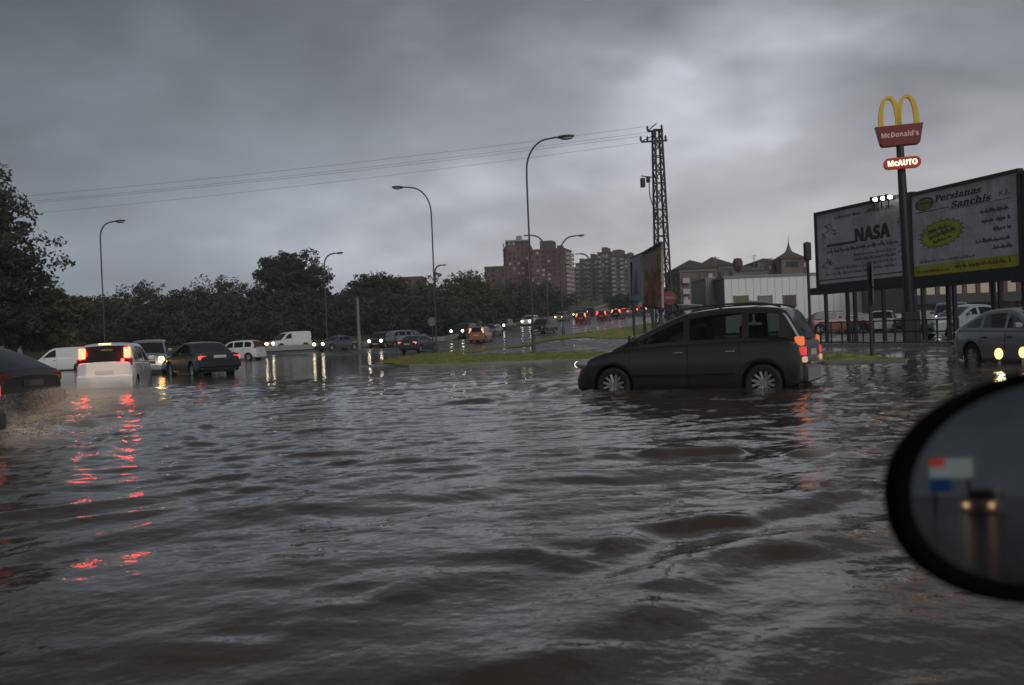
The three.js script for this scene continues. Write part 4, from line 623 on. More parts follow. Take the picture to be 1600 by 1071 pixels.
  const strip = sm.map((p, i) => { const a = sm[Math.max(0, i - 1)], b = sm[Math.min(sm.length - 1, i + 1)]; let nx = b[1] - a[1], ny = a[0] - b[0]; const l = Math.hypot(nx, ny); nx /= l; ny /= l; if (ny < 0 && i < sm.length - 1) { } const R = A.map(([o, d]) => [p[0] - nx * d * -1 * -1, p[1] - ny * d, hw(p[0], p[1] - ny * d) - o]); const zt = R[3][2]; for (const f of [0.6, 0]) R.push([p[0] + nx * 0.03 * (1 - f * f), p[1] + ny * 0.03 * (1 - f * f), zt * f]); const L = R.slice(0, 5).reverse().map(q => [q[0], q[1], -q[2]]); return [...R, ...L]; });
  const wind = new MB(), rear = new MB(), ms = strip[0].length;
  for (let i = 0; i < strip.length - 1; i++) for (let j = 0; j < ms - 1; j++) { const c = j >= 3 && j < ms - 4, tg = sm[i][2], dst = c && tg === 'f' ? wind : c && tg === 'b' ? rear : body; dst.quad(strip[i][j], strip[i + 1][j], strip[i + 1][j + 1], strip[i][j + 1]); }
  // side frames with window openings
  const outline = strip.map(s => [s[0][0], s[0][1]]), topIn = x => { for (let i = 0; i < outline.length - 1; i++) if (x <= outline[i][0] && x >= outline[i + 1][0] && outline[i][0] - outline[i + 1][0] > 1e-6) { const f = (outline[i][0] - x) / (outline[i][0] - outline[i + 1][0]), sl = Math.abs(outline[i][1] - outline[i + 1][1]) / (outline[i][0] - outline[i + 1][0]); return lerp(outline[i][1], outline[i + 1][1], f) - (S.frameTop ?? 0.045) * Math.min(3.2, Math.sqrt(1 + sl * sl)); } return -1; };
  const beltAt = x => yt(x) + 0.035;
  const wins = S.windows.map(([a, b]) => { const up = [], dn = []; for (let i = 0; i <= 16; i++) { const x = lerp(a, b, i / 16), y = topIn(x), yb2 = beltAt(x); if (y - yb2 > 0.035) { up.push([x, y]); dn.push([x, yb2]); } } return [...up, ...dn.reverse()]; }).filter(w => w.length > 4);
  const fr = new THREE.Shape([...outline.map(p => new THREE.Vector2(p[0], p[1])), ...[...Array(14).keys()].map(i => { const x = lerp(tailTop[0], cowl[0], i / 13); return new THREE.Vector2(x, yt(x) - 0.03); })]);
  for (const w of wins) fr.holes.push(new THREE.Path(w.map(p => new THREE.Vector2(p[0], p[1]))));
  const mapSide = (g, s, off) => { const p = g.attributes.position, ix = g.index.array, b = new MB(); const P = i => [p.getX(i), p.getY(i), s * (hw(p.getX(i), p.getY(i)) + off)]; for (let i = 0; i < ix.length; i += 3) s > 0 ? b.tri(P(ix[i]), P(ix[i + 1]), P(ix[i + 2])) : b.tri(P(ix[i]), P(ix[i + 2]), P(ix[i + 1])); return b; };
  const fg = new THREE.ShapeGeometry(fr); for (const s of [1, -1]) body.p.push(...mapSide(fg, s, 0).p);
  part('body', body.geo(0.55), M.paint, t);
  doorB.forEach(([r, l]) => { for (const b of [r, l]) { const d = part('door', b.geo(0.5), M.paint, t); const s = b === r ? 1 : -1, dk = doorB.findIndex(q => q.includes(b)), hx = S.doors[dk][0] + 0.16; if (S.handles !== false) part('handle', new RoundedBoxGeometry(0.17, 0.032, 0.03, 1, 0.012).translate(hx, belt - 0.17, s * (hw(hx, belt - 0.17) + 0.012)), M.handle ?? trimM, d); } });
  for (const b of gapB) if (b.p.length) part('door_gap', b.geo(0.5), gapM, t);
  part('cabin_floor', inner.geo(0.5), innerM, t);
  const gM = S.clear ? paneM : paneDark;
  part('windscreen', wind.geo(1), gM, t); if (rear.p.length) part('rear_window', rear.geo(1), M.rearGlass ?? gM, t);
  for (const w of wins) { const g = new THREE.ShapeGeometry(new THREE.Shape(w.map(p => new THREE.Vector2(p[0], p[1])))); for (const s of [1, -1]) part('side_window', mapSide(g, s, -0.012).geo(1), gM, t); }
  part('underbody', merged([box(xF - xR - 0.3, 0.3, S.W - 0.5, (xF + xR) / 2, 0.36, 0), ...[S.wf, S.wr].map(x => box(2 * ar + 0.06, 0.5, S.W - 0.52, x, 0.5, 0))]), trimM, t);
  for (const x of [S.wf, S.wr]) for (const s of [1, -1]) { const wg = wheelGeo(wr, S.spokes ?? 7), w = new THREE.Group(); w.name = 'wheel'; t.add(w); w.position.set(x, wr, s * (W2 - 0.125)); if (s < 0) w.rotation.y = Math.PI; part('tyre', wg.tyre, tyreM, w); part('rim', merged([wg.well]), trimM, w); part('rim_spokes', wg.spokes, M.rim ?? rimM, w); }
  if (S.clear) { // seats seen through the glass
    for (const x of S.seats ?? [0.35, -0.6]) for (const s of [1, -1]) { const seat = part('seat', new RoundedBoxGeometry(0.16, 0.5, 0.48, 2, 0.06).translate(x - 0.12, belt + 0.02, s * W2 * 0.45), innerM, t); part('headrest', new RoundedBoxGeometry(0.09, 0.18, 0.26, 2, 0.04).translate(x - 0.17, belt + 0.4, s * W2 * 0.45), innerM, seat); }
    part('steering_wheel', new THREE.TorusGeometry(0.19, 0.016, 6, 20).rotateY(Math.PI / 2 - 0.4).translate(cowl[0] - 0.62, belt + 0.02, -W2 * 0.45), innerM, t);
  }
  // lamps, mirrors, plates, grille
  for (const s of [1, -1]) {
    const hx = xF - (S.hlIn ?? 0.17), hy = S.hlY ?? 0.68, hg = new THREE.SphereGeometry(1, 16, 10).scale(S.hlS?.[0] ?? 0.17, S.hlS?.[1] ?? 0.09, S.hlS?.[2] ?? 0.17); const h = part('headlight', hg, M.headlight ?? chromeM, t); h.position.set(hx, hy, s * (hw(hx, hy) - 0.13));
    if (M.headGlow) part('lamp_glass', new THREE.SphereGeometry(S.glowR ?? 0.13, 12, 8).translate(S.hlS ? S.hlS[0] * 0.8 : 0.16, 0, 0), M.headGlow, h);
    const tl = S.tail; (tl.list ?? [tl]).forEach((q, qi) => { const g = new RoundedBoxGeometry(q.d ?? 0.16, q.h, q.w, 3, 0.03); const k = part(q.name ?? 'tail_light', g, M.tailMs?.[qi] ?? M.tail, t); k.position.set(q.x, q.y, s * (hw(q.x, q.y) - q.w / 2 + 0.012)); });
    const mx = cowl[0] - 0.42, mm = part('wing_mirror', new RoundedBoxGeometry(0.1, 0.14, 0.2, 3, 0.045).translate(mx, belt + 0.09, s * (W2 * plan(mx) + 0.09)), M.mirror ?? M.paint, t);
    part('arm', bar([mx + 0.02, belt + 0.03, s * (W2 * 0.94)], [mx, belt + 0.06, s * (W2 + 0.04)], 0.035), trimM, mm);
  }
  part('number_plate', new RoundedBoxGeometry(0.02, 0.11, 0.5, 1, 0.008).translate(xR - 0.012, S.plateY ?? 0.62, 0), M.plate ?? plateM, t);
  part('number_plate', new RoundedBoxGeometry(0.02, 0.11, 0.48, 1, 0.008).translate(xF + 0.008, 0.4, 0), plateM, t);
  part('grille', merged([0, 1, 2].map(i => box(0.03, 0.03, W2 * 0.9, xF - 0.02, 0.5 + i * 0.05, 0))), trimM, t);
  for (const b of S.bumpers ?? []) part('bumper', new RoundedBoxGeometry(b[0], b[1], b[2], 3, 0.05).translate(b[3], b[4], 0), b[5] ?? M.paint, t);
  if (M.brake) part('brake_light', new RoundedBoxGeometry(0.05, 0.045, 0.34, 2, 0.015).translate(tailTop[0] + (S.brakeX ?? 0.16), S.brakeY ?? roofY - 0.05, 0), M.brake, t);
  return t;
}
const paint = (r, g, b, o = {}) => mat(r, g, b, 0.35, { clearcoat: 0.9, clearcoatRoughness: 0.1, ...o });
const redLit = glow(1, 0.06, 0.03, 2), redDim = mat(0.14, 0.008, 0.008, 0.25), redMid = glow(1, 0.04, 0.02, 1.2), amberLit = glow(1, 0.28, 0.05, 5), hotRed = glow(1, 0.034, 0.016, 24), whiteLit = glow(1, 0.86, 0.6, 12), warmLit = glow(1, 0.62, 0.25, 8), coolLit = glow(0.9, 0.95, 1, 6), paleLamp = glow(1, 0.62, 0.34, 1.6);
const lampGlass = mat(0.3, 0.3, 0.3, 0.15);
const SPEC = {
  mpv: { W: 1.79, r: 0.315, wf: 1.36, wr: -1.32, spokes: 6, n: 90, glowR: 0.06, clear: true, noseTaper: 0.24, tailTaper: 0.1, tumble: 0.80,
    top: [[-2.02, 0.98], [-1.96, 1.04], [-1.4, 1.06], [0.2, 1.03], [1.02, 0.98], [1.5, 0.91], [1.8, 0.81], [1.99, 0.68], [2.1, 0.52], [2.14, 0.42]],
    green: [[1.36, 0.955, 'f'], [0.3, 1.45, 'r'], [-0.05, 1.56, 'r'], [-0.7, 1.62, 'r'], [-1.4, 1.605, 'r'], [-1.72, 1.55, 'b'], [-1.99, 1.03, '']],
    windows: [[1.1, 0.04], [-0.07, -0.98], [-1.1, -1.6]], doors: [[-0.02, 1.02], [-0.94, -0.035]], seats: [0.1, -0.85],
    tail: { list: [{ x: -1.93, y: 1.0, h: 0.16, w: 0.1, d: 0.16 }, { x: -1.97, y: 0.83, h: 0.15, w: 0.1, d: 0.14 }, { x: -2.0, y: 0.69, h: 0.1, w: 0.12, d: 0.1, name: 'reflector_glint' }] }, hlY: 0.70, hlS: [0.24, 0.09, 0.15], hlIn: 0.22, plateY: 0.8,  // lowest rear piece is a reflector; its glow stands in for reflected headlights
    bumpers: [[0.12, 0.3, 1.45, -1.98, 0.43], [0.14, 0.2, 1.3, 2.08, 0.36]], brakeY: 1.55, brakeX: 0.2 },
  hatch: { W: 1.64, r: 0.29, wf: 1.16, wr: -1.14, n: 60, tumble: 0.79, noseTaper: 0.18, tailTaper: 0.1,
    top: [[-1.76, 0.98], [-1.7, 1.02], [0.9, 0.97], [1.2, 0.93], [1.6, 0.8], [1.72, 0.6], [1.78, 0.42]],
    green: [[1.12, 0.95, 'f'], [0.55, 1.44, 'r'], [0.2, 1.52, 'r'], [-0.8, 1.55, 'r'], [-1.42, 1.5, 'b'], [-1.73, 1.0, '']],
    windows: [[0.9, 0.12], [0.02, -0.72], [-0.84, -1.38]], doors: [[0.06, 0.92], [-0.8, 0.04]],
    tail: { list: [{ x: -1.62, y: 1.27, h: 0.3, w: 0.17, d: 0.16 }, { x: -1.66, y: 1.0, h: 0.22, w: 0.13, d: 0.14 }] }, plateY: 0.72, bumpers: [[0.16, 0.4, 1.54, -1.74, 0.44]], brakeY: 1.53, brakeX: 0.16 },
  sedan: { W: 1.72, r: 0.305, wf: 1.33, wr: -1.29, n: 60, tumble: 0.74, noseTaper: 0.16, tailTaper: 0.08,
    top: [[-2.22, 0.80], [-2.15, 0.93], [-1.5, 0.97], [0.8, 0.93], [1.1, 0.9], [2.0, 0.78], [2.18, 0.62], [2.24, 0.4]],
    green: [[1.0, 0.9, 'f'], [0.3, 1.34, 'r'], [-0.1, 1.4, 'r'], [-0.75, 1.37, 'b'], [-1.45, 0.97, '']],
    windows: [[0.78, 0.05], [-0.06, -0.86], [-0.94, -1.2]], doors: [[0.0, 0.86], [-0.9, -0.02]],
    tail: { list: [{ x: -2.14, y: 0.78, h: 0.15, w: 0.4, d: 0.14 }] }, plateY: 0.82, bumpers: [[0.18, 0.2, 1.64, -2.22, 0.5, trimM], [0.14, 0.2, 1.5, 2.2, 0.42, trimM]] },
  estate: { W: 1.74, r: 0.315, wf: 1.36, wr: -1.3, n: 60, tumble: 0.78, clear: true, noseTaper: 0.18, tailTaper: 0.1,
    top: [[-2.12, 0.82], [-2.05, 0.95], [-1.6, 0.97], [0.8, 0.93], [1.1, 0.9], [1.9, 0.78], [2.12, 0.6], [2.18, 0.4]],
    green: [[1.05, 0.9, 'f'], [0.3, 1.36, 'r'], [-0.1, 1.43, 'r'], [-1.0, 1.4, 'b'], [-2.0, 0.95, '']],
    windows: [[0.78, 0.04], [-0.06, -0.88], [-0.97, -1.5]], doors: [[0.0, 0.86], [-0.92, -0.02]],
    tail: { list: [{ x: -2.04, y: 0.82, h: 0.16, w: 0.3, d: 0.14 }] }, plateY: 0.72, bumpers: [[0.16, 0.22, 1.64, -2.12, 0.46]] },
  van: { W: 1.78, r: 0.31, wf: 1.38, wr: -1.38, n: 50, tumble: 0.9, noseTaper: 0.16, tailTaper: 0.03, frameTop: 0.07,
    top: [[-2.12, 0.98], [-2.05, 1.08], [0.9, 1.06], [1.2, 1.0], [1.9, 0.84], [2.1, 0.62], [2.16, 0.42]],
    green: [[1.35, 0.97, 'f'], [0.62, 1.62, 'r'], [0.2, 1.78, 'r'], [-1.9, 1.8, 'r'], [-2.06, 1.74, 'r'], [-2.12, 1.06, '']],
    windows: [[1.05, 0.16]], doors: [[0.1, 1.0]], tail: { list: [{ x: -2.06, y: 0.95, h: 0.4, w: 0.12, d: 0.14 }] }, plateY: 0.7 },
  suv: { W: 1.84, r: 0.36, wf: 1.36, wr: -1.34, n: 50, tumble: 0.84, top: [[-2.16, 1.0], [-2.1, 1.1], [0.9, 1.08], [1.2, 1.04], [2.0, 0.95], [2.14, 0.75], [2.2, 0.45]],
    green: [[1.05, 1.05, 'f'], [0.5, 1.6, 'r'], [0.2, 1.7, 'r'], [-1.5, 1.7, 'b'], [-2.1, 1.1, '']], windows: [[0.8, 0.05], [-0.05, -0.9], [-1.0, -1.7]], doors: [[0, 0.9], [-0.94, -0.02]], tail: { list: [{ x: -2.06, y: 1.0, h: 0.3, w: 0.16, d: 0.16 }] }, hlY: 0.86 },
};
const heading = b => Math.PI / 2 - b * Math.PI / 180;   // degrees right of straight ahead
function car(spec, M, name, label, cat, pos, b, group) { const t = buildCar(SPEC[spec], M); t.name = numbered(name); t.position.set(...pos); t.rotation.y = heading(b); scene.add(t); return tag(t, label, cat, group); }
const greyP = paint(0.030, 0.0275, 0.0255, { metalness: 0.3, roughness: 0.3 }), whiteP = paint(0.72, 0.72, 0.72), silverP = paint(0.26, 0.27, 0.285, { metalness: 0.45 }), blackP = paint(0.012, 0.013, 0.015), greenP = paint(0.012, 0.022, 0.02), blueP = paint(0.03, 0.045, 0.08), redP = paint(0.16, 0.012, 0.014), tanP = paint(0.3, 0.12, 0.05), bluegreyP = paint(0.06, 0.07, 0.085);

// the grey people carrier driving through the flood
{
  const c = car('mpv', { paint: greyP, tail: redLit, tailMs: [glow(1, 0.2, 0.06, 0.85), glow(1, 0.06, 0.05, 0.75), glow(1, 0.62, 0.36, 0.6)], headlight: lampGlass, headGlow: glow(1, 0.9, 0.65, 1.6), handle: chromeM, rearGlass: mat(0.07, 0.085, 0.10, 0.12, { ior: 2.2 }) }, 'people_carrier', 'dark grey people carrier driving through deep water in the middle right', 'car', [3.39, -0.23, -18.62], -64.5);  // third tail glow imitates headlights glinting in the rear reflector
  for (const s of [1, -1]) { const r = part('roof_rail', merged([tube([[0.35, 1.545, s * 0.66], [0.2, 1.6, s * 0.66], [-0.6, 1.675, s * 0.66], [-1.42, 1.645, s * 0.655], [-1.62, 1.59, s * 0.65]], 0.018, 24, 6), bar([-0.6, 1.6, s * 0.66], [-0.6, 1.675, s * 0.66], 0.04)]), steelD, c); }
  for (const x of [0.12, -1.1]) part('roof_bar', merged([new RoundedBoxGeometry(0.1, 0.03, 1.36, 2, 0.012).translate(x, 1.705, 0)]), mat(0.5, 0.5, 0.5, 0.3, { metalness: 0.7 }), c);
  const tr = part('side_trim', merged([1, -1].map(s => new RoundedBoxGeometry(1.9, 0.045, 0.03, 1, 0.012).translate(0.07, 0.5, s * 0.905))), trimM, c);
  part('rear_wiper', bar([-1.97, 1.1, -0.05], [-1.93, 1.2, -0.5], 0.025), trimM, c);
  part('exhaust_trim', new RoundedBoxGeometry(0.06, 0.05, 1.3, 1, 0.015).translate(-2.09, 0.62, 0), chromeM, c);
}
// cars on the left
{
  const P = (u, v, y) => { const p = gp(u, v, y); return [p.x, gy(p.x, -p.z), p.z]; };
  const w = gp(172, 607, -0.05); const wc = [-12.0, -0.25, -31.0];
  car('hatch', { paint: whiteP, tail: redDim, tailMs: [hotRed, redDim], brake: glow(1, 0.5, 0.16, 4), headlight: lampGlass }, 'hatchback', 'white hatchback with lit tall tail lights, driving away through spray on the left', 'car', wc, -10.5);
  car('sedan', { paint: greenP, tail: redLit, headlight: lampGlass, rearGlass: paneDark }, 'saloon_car', 'dark green saloon with lit tail lights right of the white hatchback', 'car', [-12.65, gy(-13.3, 41) - 0.02, -41.5], -36);
  car('estate', { paint: blackP, tail: redDim, headlight: lampGlass, rearGlass: paneDark, plate: mat(0.05, 0.05, 0.05, 0.6) }, 'estate_car', 'black car cut by the left edge with spray behind its tail', 'car', [-10.45, -0.15, -18.3], -78);
  car('estate', { paint: blackP, tail: glow(1, 0.06, 0.03, 0.8), headlight: lampGlass }, 'estate_car', 'dark car almost wholly beyond the left edge, one lit red tail light showing', 'car', [-8.56, -0.2, -12.9], -62);
  car('hatch', { paint: silverP, tail: redDim, headlight: lampGlass, headGlow: glow(1, 0.5, 0.13, 10) }, 'hatchback', 'silver car facing the camera with yellow headlights, half hidden by the white hatchback', 'car', [-16.3, gy(-15.7, 46) + 0.02, -46], 165);
  car('van', { paint: whiteP, tail: redDim, headlight: lampGlass }, 'van', 'white panel van at the far left behind the black saloon', 'van', [-40.2, 0.0, -79], -84);
  const v2 = car('van', { paint: whiteP, tail: redDim, headlight: lampGlass, headGlow: coolLit }, 'van', 'small white van with lit headlights between the panel van and the white hatchback', 'van', [-28.2, -0.1, -64], -100);
  v2.scale.setScalar(0.86);
  car('hatch', { paint: whiteP, tail: redDim, headlight: lampGlass }, 'hatchback', 'pale car seen from the side just right of the dark green saloon', 'car', [-20.5, gy(-20, 76), -77], -75);
}
// cars on the far road
{
  const put = (spec, M, name, label, u, v, b, cat = 'car', g) => { const p = hit(u, v); return car(spec, M, name, label, cat, [p.x, p.y - 0.02, p.z], b, g); };
  put('van', { paint: whiteP, tail: redDim, headlight: lampGlass, headGlow: whiteLit }, 'van', 'white van with lit headlights before the tallest dark tree', 452, 546.5, 228, 'van');
  put('sedan', { paint: bluegreyP, tail: redDim, headlight: lampGlass, headGlow: whiteLit }, 'saloon_car', 'dark saloon with two bright headlights under the thin street lamp', 528, 548, 222);
  put('hatch', { paint: blackP, tail: redDim, headlight: lampGlass, headGlow: whiteLit }, 'hatchback', 'black car with two bright headlights just right of the plain grey post', 598, 543.5, 196);
  put('hatch', { paint: silverP, tail: redDim, headlight: lampGlass }, 'hatchback', 'pale silver car behind the right side of the black headlit car', 618, 541, 230);
  put('sedan', { paint: blueP, tail: redDim, headlight: lampGlass }, 'saloon_car', 'dark blue car behind the roof of the dark hatchback with tail lights', 634, 537, -60);
  put('estate', { paint: paint(0.03, 0.03, 0.032), tail: glow(1, 0.25, 0.2, 1.6), headlight: lampGlass }, 'estate_car', 'dark estate car with dim red tail lights left of the left-armed lamp pole', 655, 550.5, 22);
  put('suv', { paint: blackP, tail: redDim, headlight: lampGlass, headGlow: whiteLit }, 'off_roader', 'black off-roader with bright headlights right of the left-armed lamp', 726, 529, 200);
  put('van', { paint: whiteP, tail: redDim, headlight: lampGlass, headGlow: whiteLit }, 'van', 'white roofed van behind the black off-roader', 735, 520, 198, 'van');
  put('hatch', { paint: tanP, tail: glow(1, 0.35, 0.15, 1.8), headlight: lampGlass }, 'hatchback', 'orange red car with glowing tail lights beside the black off-roader', 752, 535, 14);
  put('estate', { paint: bluegreyP, tail: redDim, headlight: lampGlass }, 'estate_car', 'blue grey car passing on the right of the orange red car', 768, 526, 195);
  put('hatch', { paint: blackP, tail: redDim, headlight: lampGlass, headGlow: whiteLit }, 'hatchback', 'dark car with bright headlights coming down left of the tallest lamp', 788, 516.5, 200);
  put('van', { paint: blackP, tail: redDim, headlight: lampGlass }, 'van', 'dark van just right of the tallest street lamp pole', 850, 521, 206, 'van');
  put('hatch', { paint: whiteP, tail: redDim, headlight: lampGlass, headGlow: whiteLit }, 'hatchback', 'car with one white headlight showing left of the tallest lamp pole', 829, 509, 203);
  put('hatch', { paint: silverP, tail: redDim, headlight: lampGlass, headGlow: warmLit }, 'hatchback', 'car with warm headlights at the lamp before the right brick tower', 879, 502, 202);
  put('hatch', { paint: blackP, tail: redMid, headlight: lampGlass, headGlow: warmLit }, 'hatchback', 'car with warm headlights, left of a pair coming over the hill', 907, 497.5, 204);
  put('suv', { paint: blackP, tail: redMid, headlight: lampGlass, headGlow: whiteLit }, 'off_roader', 'car with white headlights, right of a pair coming over the hill', 918, 495, 204);
  put('hatch', { paint: redP, tail: glow(1, 0.12, 0.05, 5), headlight: lampGlass }, 'hatchback', 'red car with glowing tail lights climbing below the pair of headlit cars', 912, 505, 18);
  put('hatch', { paint: redP, tail: glow(1, 0.05, 0.03, 6), headlight: lampGlass }, 'hatchback', 'dark red car with strong red tail lights alone in the right lane of the hill', 944, 501, 20);
  [[967, 497.5, 'leftmost car of the queue of red tail lights at the top of the hill'], [980, 494.5, 'second car from the left in the queue of red tail lights'], [994, 493, 'third car from the left in the queue of red tail lights'], [1008, 492, 'rightmost car of the queue of red tail lights below the slanted hoarding']].forEach((q, i) => put(['hatch', 'estate', 'suv', 'hatch'][i], { paint: [blackP, silverP, blackP, bluegreyP][i], tail: glow(1, 0.13, 0.06, 6), headlight: lampGlass, brake: glow(1, 0.1, 0.05, 4) }, ['hatchback', 'estate_car', 'off_roader', 'hatchback'][i], q[2], q[0], q[1], 22));
}
// cars on the right
{
  car('estate', { paint: silverP, tail: redDim, headlight: lampGlass }, 'estate_car', 'silver estate car on the wet forecourt at the right edge', 'car', [12.0, gy(12.0, 23.4) - 0.03, -23.3], 171);
  const g = 'parked';
  const pk = (spec, M, name, label, u, Z, b) => car(spec, M, name, label, 'car', onG(u, Z), b);
  pk('suv', { paint: redP, tail: redDim, headlight: lampGlass }, 'off_roader', 'dark red parked car behind the left legs of the NASA billboard', 1306, 76, 92);
  pk('hatch', { paint: silverP, tail: redDim, headlight: lampGlass }, 'hatchback', 'silver parked car right of the dark red one under the NASA billboard', 1335, 80, 170);
  pk('estate', { paint: blackP, tail: redDim, headlight: lampGlass }, 'estate_car', 'black parked car in the middle below the NASA billboard', 1356, 78, 95);
  pk('hatch', { paint: paint(0.4, 0.4, 0.4), tail: redDim, headlight: lampGlass }, 'hatchback', 'pale parked car left of the tall pole sign foot', 1383, 74, 25);
  pk('sedan', { paint: redP, tail: redDim, headlight: lampGlass }, 'saloon_car', 'dim red parked saloon just left of the tall pole sign foot', 1402, 82, 90);
  pk('estate', { paint: greenP, tail: redDim, headlight: lampGlass }, 'estate_car', 'dark green parked car right of the tall pole sign foot', 1452, 70, 88);
  const c = onG(1490, 62); pk('suv', { paint: bluegreyP, tail: glow(1, 0.3, 0.1, 6), headlight: lampGlass, headGlow: coolLit }, 'off_roader', 'dark car with a small red light left of the silver estate car', 1490, 58, 205);
  pk('sedan', { paint: paint(0.3, 0.34, 0.36), tail: redDim, headlight: lampGlass }, 'saloon_car', 'pale saloon nose showing behind the silver estate car', 1512, 44, -105);
  // two unidentified bright spots near the silver car, built as added glowing lamps
  [1561, 1599].forEach((u, i) => { const p = at(u, 553 - i * 2, 20.5), t = thing('low_bright_spot', ['left of two warm bright spots below the silver estate car, built as added glowing shapes', 'right of two warm bright spots at the right edge, built as added glowing shapes'][i], 'lamp', [p.x, p.y, p.z], -0.5); part('lamp_glass', new THREE.SphereGeometry(0.1, 14, 10).scale(0.8, 1.15, 0.6), glow(1, 0.6, 0.2, 1.9), t); part('housing', merged([new THREE.CylinderGeometry(0.12, 0.12, 0.1, 16, 1, true).rotateX(Math.PI / 2).translate(0, 0, -0.04), bar([0, -0.5, -0.08], [0, -0.05, -0.08], 0.06)]), trimM, t); });
}
// ------------------------------------------------------------------ our own wing mirror, and what follows us
{
  const c = at(1646, 755, 0.8), toEye = new THREE.Vector3(0, EYE, 0).sub(c).normalize(), back = new THREE.Vector3(-0.10, 0.03, 1).normalize(), nrm = toEye.clone().add(back).normalize();
  const t = ownMirror = thing('wing_mirror', 'black wing mirror of the car the photo was taken from, at the right edge', 'mirror', [c.x, c.y, c.z]);
  t.quaternion.setFromRotationMatrix(new THREE.Matrix4().lookAt(nrm, new THREE.Vector3(), new THREE.Vector3(Math.sin(-0.0), 1, 0)));
  const a = 0.107, b = 0.0815; // outline: a rounded egg, blunter to the right
  const outline = (k, n = 72) => [...Array(n).keys()].map(i => { const th = i / n * 2 * Math.PI, cx = Math.cos(th), sy = Math.sin(th); const e = cx < 0 ? 1 : 0.72; return [Math.sign(cx) * Math.pow(Math.abs(cx), e) * (a + k) * (cx < 0 ? 1 : 1.15), Math.sign(sy) * Math.pow(Math.abs(sy), 0.92) * (b + k * (sy > 0 ? 0.5 : 0.8)) + 0.012 * (cx) * 1.1]; });
  const rings = [[-0.004, -0.012], [-0.001, -0.004], [0.0015, 0.004], [0.006, 0.0085], [0.011, 0.008], [0.0155, 0.002], [0.0178, -0.012], [0.017, -0.035], [0.012, -0.062], [-0.02, -0.085], [-0.06, -0.095]];
  const R = rings.map(([k, z]) => outline(k).map(p => [p[0], p[1], z])), mb = new MB(), n = R[0].length;
  for (let i = 0; i < R.length - 1; i++) for (let j = 0; j < n; j++) mb.quad(R[i][j], R[i][(j + 1) % n], R[i + 1][(j + 1) % n], R[i + 1][j]);
  const L = R[R.length - 1]; for (let j = 0; j < n; j++) mb.tri(L[j], L[(j + 1) % n], [0, 0.005, -0.098]);
  part('housing', mb.geo(1.2), mat(0.0022, 0.0018, 0.0023, 0.9, { specularIntensity: 0.12 }), t);
  // slightly domed mirror glass
  const g = new MB(), Rc = MIRROR_R, o = outline(0.0), rr = [1, 0.85, 0.7, 0.55, 0.4, 0.25, 0.1].map(f => o.map(p => { const x = p[0] * f, y = p[1] * f; return [x, y, -0.008 - (Rc - Math.sqrt(Rc * Rc - x * x - y * y))]; }));
  for (let i = 0; i < rr.length - 1; i++) for (let j = 0; j < n; j++) g.quad(rr[i][j], rr[i][(j + 1) % n], rr[i + 1][(j + 1) % n], rr[i + 1][j]);
  for (let j = 0; j < n; j++) g.tri(rr[6][j], rr[6][(j + 1) % n], [0, 0, -0.008]);
  const gg = g.geo(3); { const p = gg.attributes.position, N = gg.attributes.normal; for (let i = 0; i < p.count; i++) { const v = new THREE.Vector3(p.getX(i), p.getY(i), p.getZ(i) + 0.008 + Rc).normalize(); N.setXYZ(i, v.x, v.y, v.z); } }
  part('mirror_glass', gg, mat(0.17, 0.175, 0.18, 0.04, { metalness: 1 }), t);
  part('arm', tube([[0.1, -0.06, -0.05], [0.22, -0.09, -0.06], [0.4, -0.1, -0.08]], 0.03, 12, 10), mat(0.006, 0.006, 0.007, 0.6), t);
}
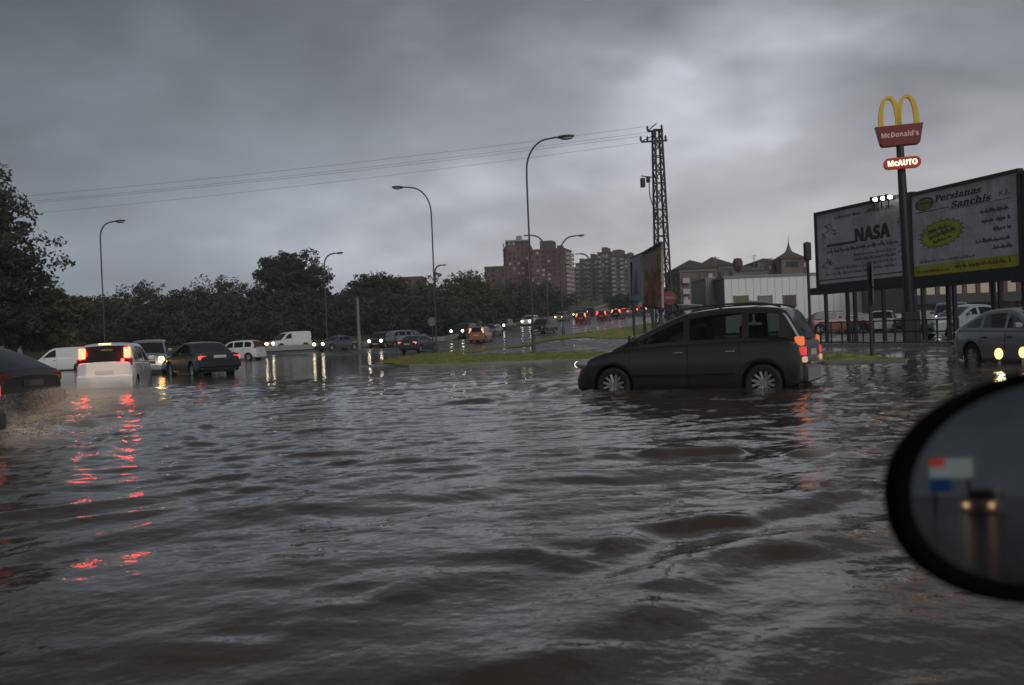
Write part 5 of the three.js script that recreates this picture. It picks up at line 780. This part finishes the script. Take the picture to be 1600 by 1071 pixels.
{ // what the mirror shows: traffic standing behind us
  car('hatch', { paint: paint(0.42, 0.36, 0.30), tail: redDim, headlight: lampGlass, headGlow: glow(1, 0.55, 0.28, 5) }, 'hatchback', 'beige car with two small lit headlights, seen in the wing mirror', 'car', [-5.35, -0.2, 23.6], 3);
  const t = thing('glowing_panels', 'white panel with a red patch over a blue panel, glow added, seen in the wing mirror', 'sign', [-9.2, -0.2, 30], 0.12);  // unclear white, red and blue box behind us; glow added to brighten it
  part('white_panel', new RoundedBoxGeometry(3.0, 1.35, 0.4, 3, 0.08).translate(0.15, 3.1, 0), mat(0.6, 0.65, 0.62, 0.5, { emissive: lin(0.72, 0.86, 0.8), emissiveIntensity: 0.62 }), t);
  part('red_panel', new RoundedBoxGeometry(1.15, 0.6, 0.1, 3, 0.05).translate(-0.75, 3.5, -0.2), mat(0.5, 0.05, 0.04, 0.5, { emissive: lin(1, 0.1, 0.07), emissiveIntensity: 0.9 }), t);
  part('blue_panel', new RoundedBoxGeometry(1.5, 0.95, 0.3, 3, 0.05).translate(-0.6, 1.9, 0), mat(0.02, 0.1, 0.4, 0.5, { emissive: lin(0.03, 0.2, 0.75), emissiveIntensity: 0.25 }), t);
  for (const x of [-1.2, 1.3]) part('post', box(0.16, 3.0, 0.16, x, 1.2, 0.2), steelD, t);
}
{ // the headlamp of our own car, just outside the frame: it lights the white hatchback ahead
  const p = new THREE.Vector3(-1.35, 0.62, -0.2), t = thing('headlamp', 'lit headlamp of the car the photo was taken from, outside the frame', 'headlamp', p.toArray(), 0.36);
  part('housing', new THREE.LatheGeometry([[0.02, 0.16], [0.07, 0.12], [0.1, 0.02], [0.105, 0]].map(q => new THREE.Vector2(...q)), 20).rotateX(Math.PI / 2), trimM, t);
  part('lamp_glass', new THREE.SphereGeometry(0.09, 16, 10).scale(1, 1, 0.3), glow(1, 0.75, 0.45, 2), t);
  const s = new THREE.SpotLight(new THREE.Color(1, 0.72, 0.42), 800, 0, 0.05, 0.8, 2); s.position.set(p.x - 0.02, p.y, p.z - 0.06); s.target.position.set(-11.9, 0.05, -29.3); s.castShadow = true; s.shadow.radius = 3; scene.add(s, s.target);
  const pt = (x, y, z, c, k) => { const l = new THREE.PointLight(new THREE.Color(...c), k, 0, 2); l.position.set(x, y, z); l.shadow.radius = 3; l.castShadow = true; scene.add(l); };
  pt(-11.2, 1.02, -29.3, [1, 0.2, 0.14], 0.4); pt(-12.5, 1.02, -29.15, [1, 0.2, 0.14], 0.4);
  for (const u of [1561, 1599]) { const q = at(u, 553, 20.4); pt(q.x, q.y, q.z + 0.1, [1, 0.8, 0.45], 0.6); }  // weak lights added at the two unidentified bright spots
}
renderer.render(scene, camera);
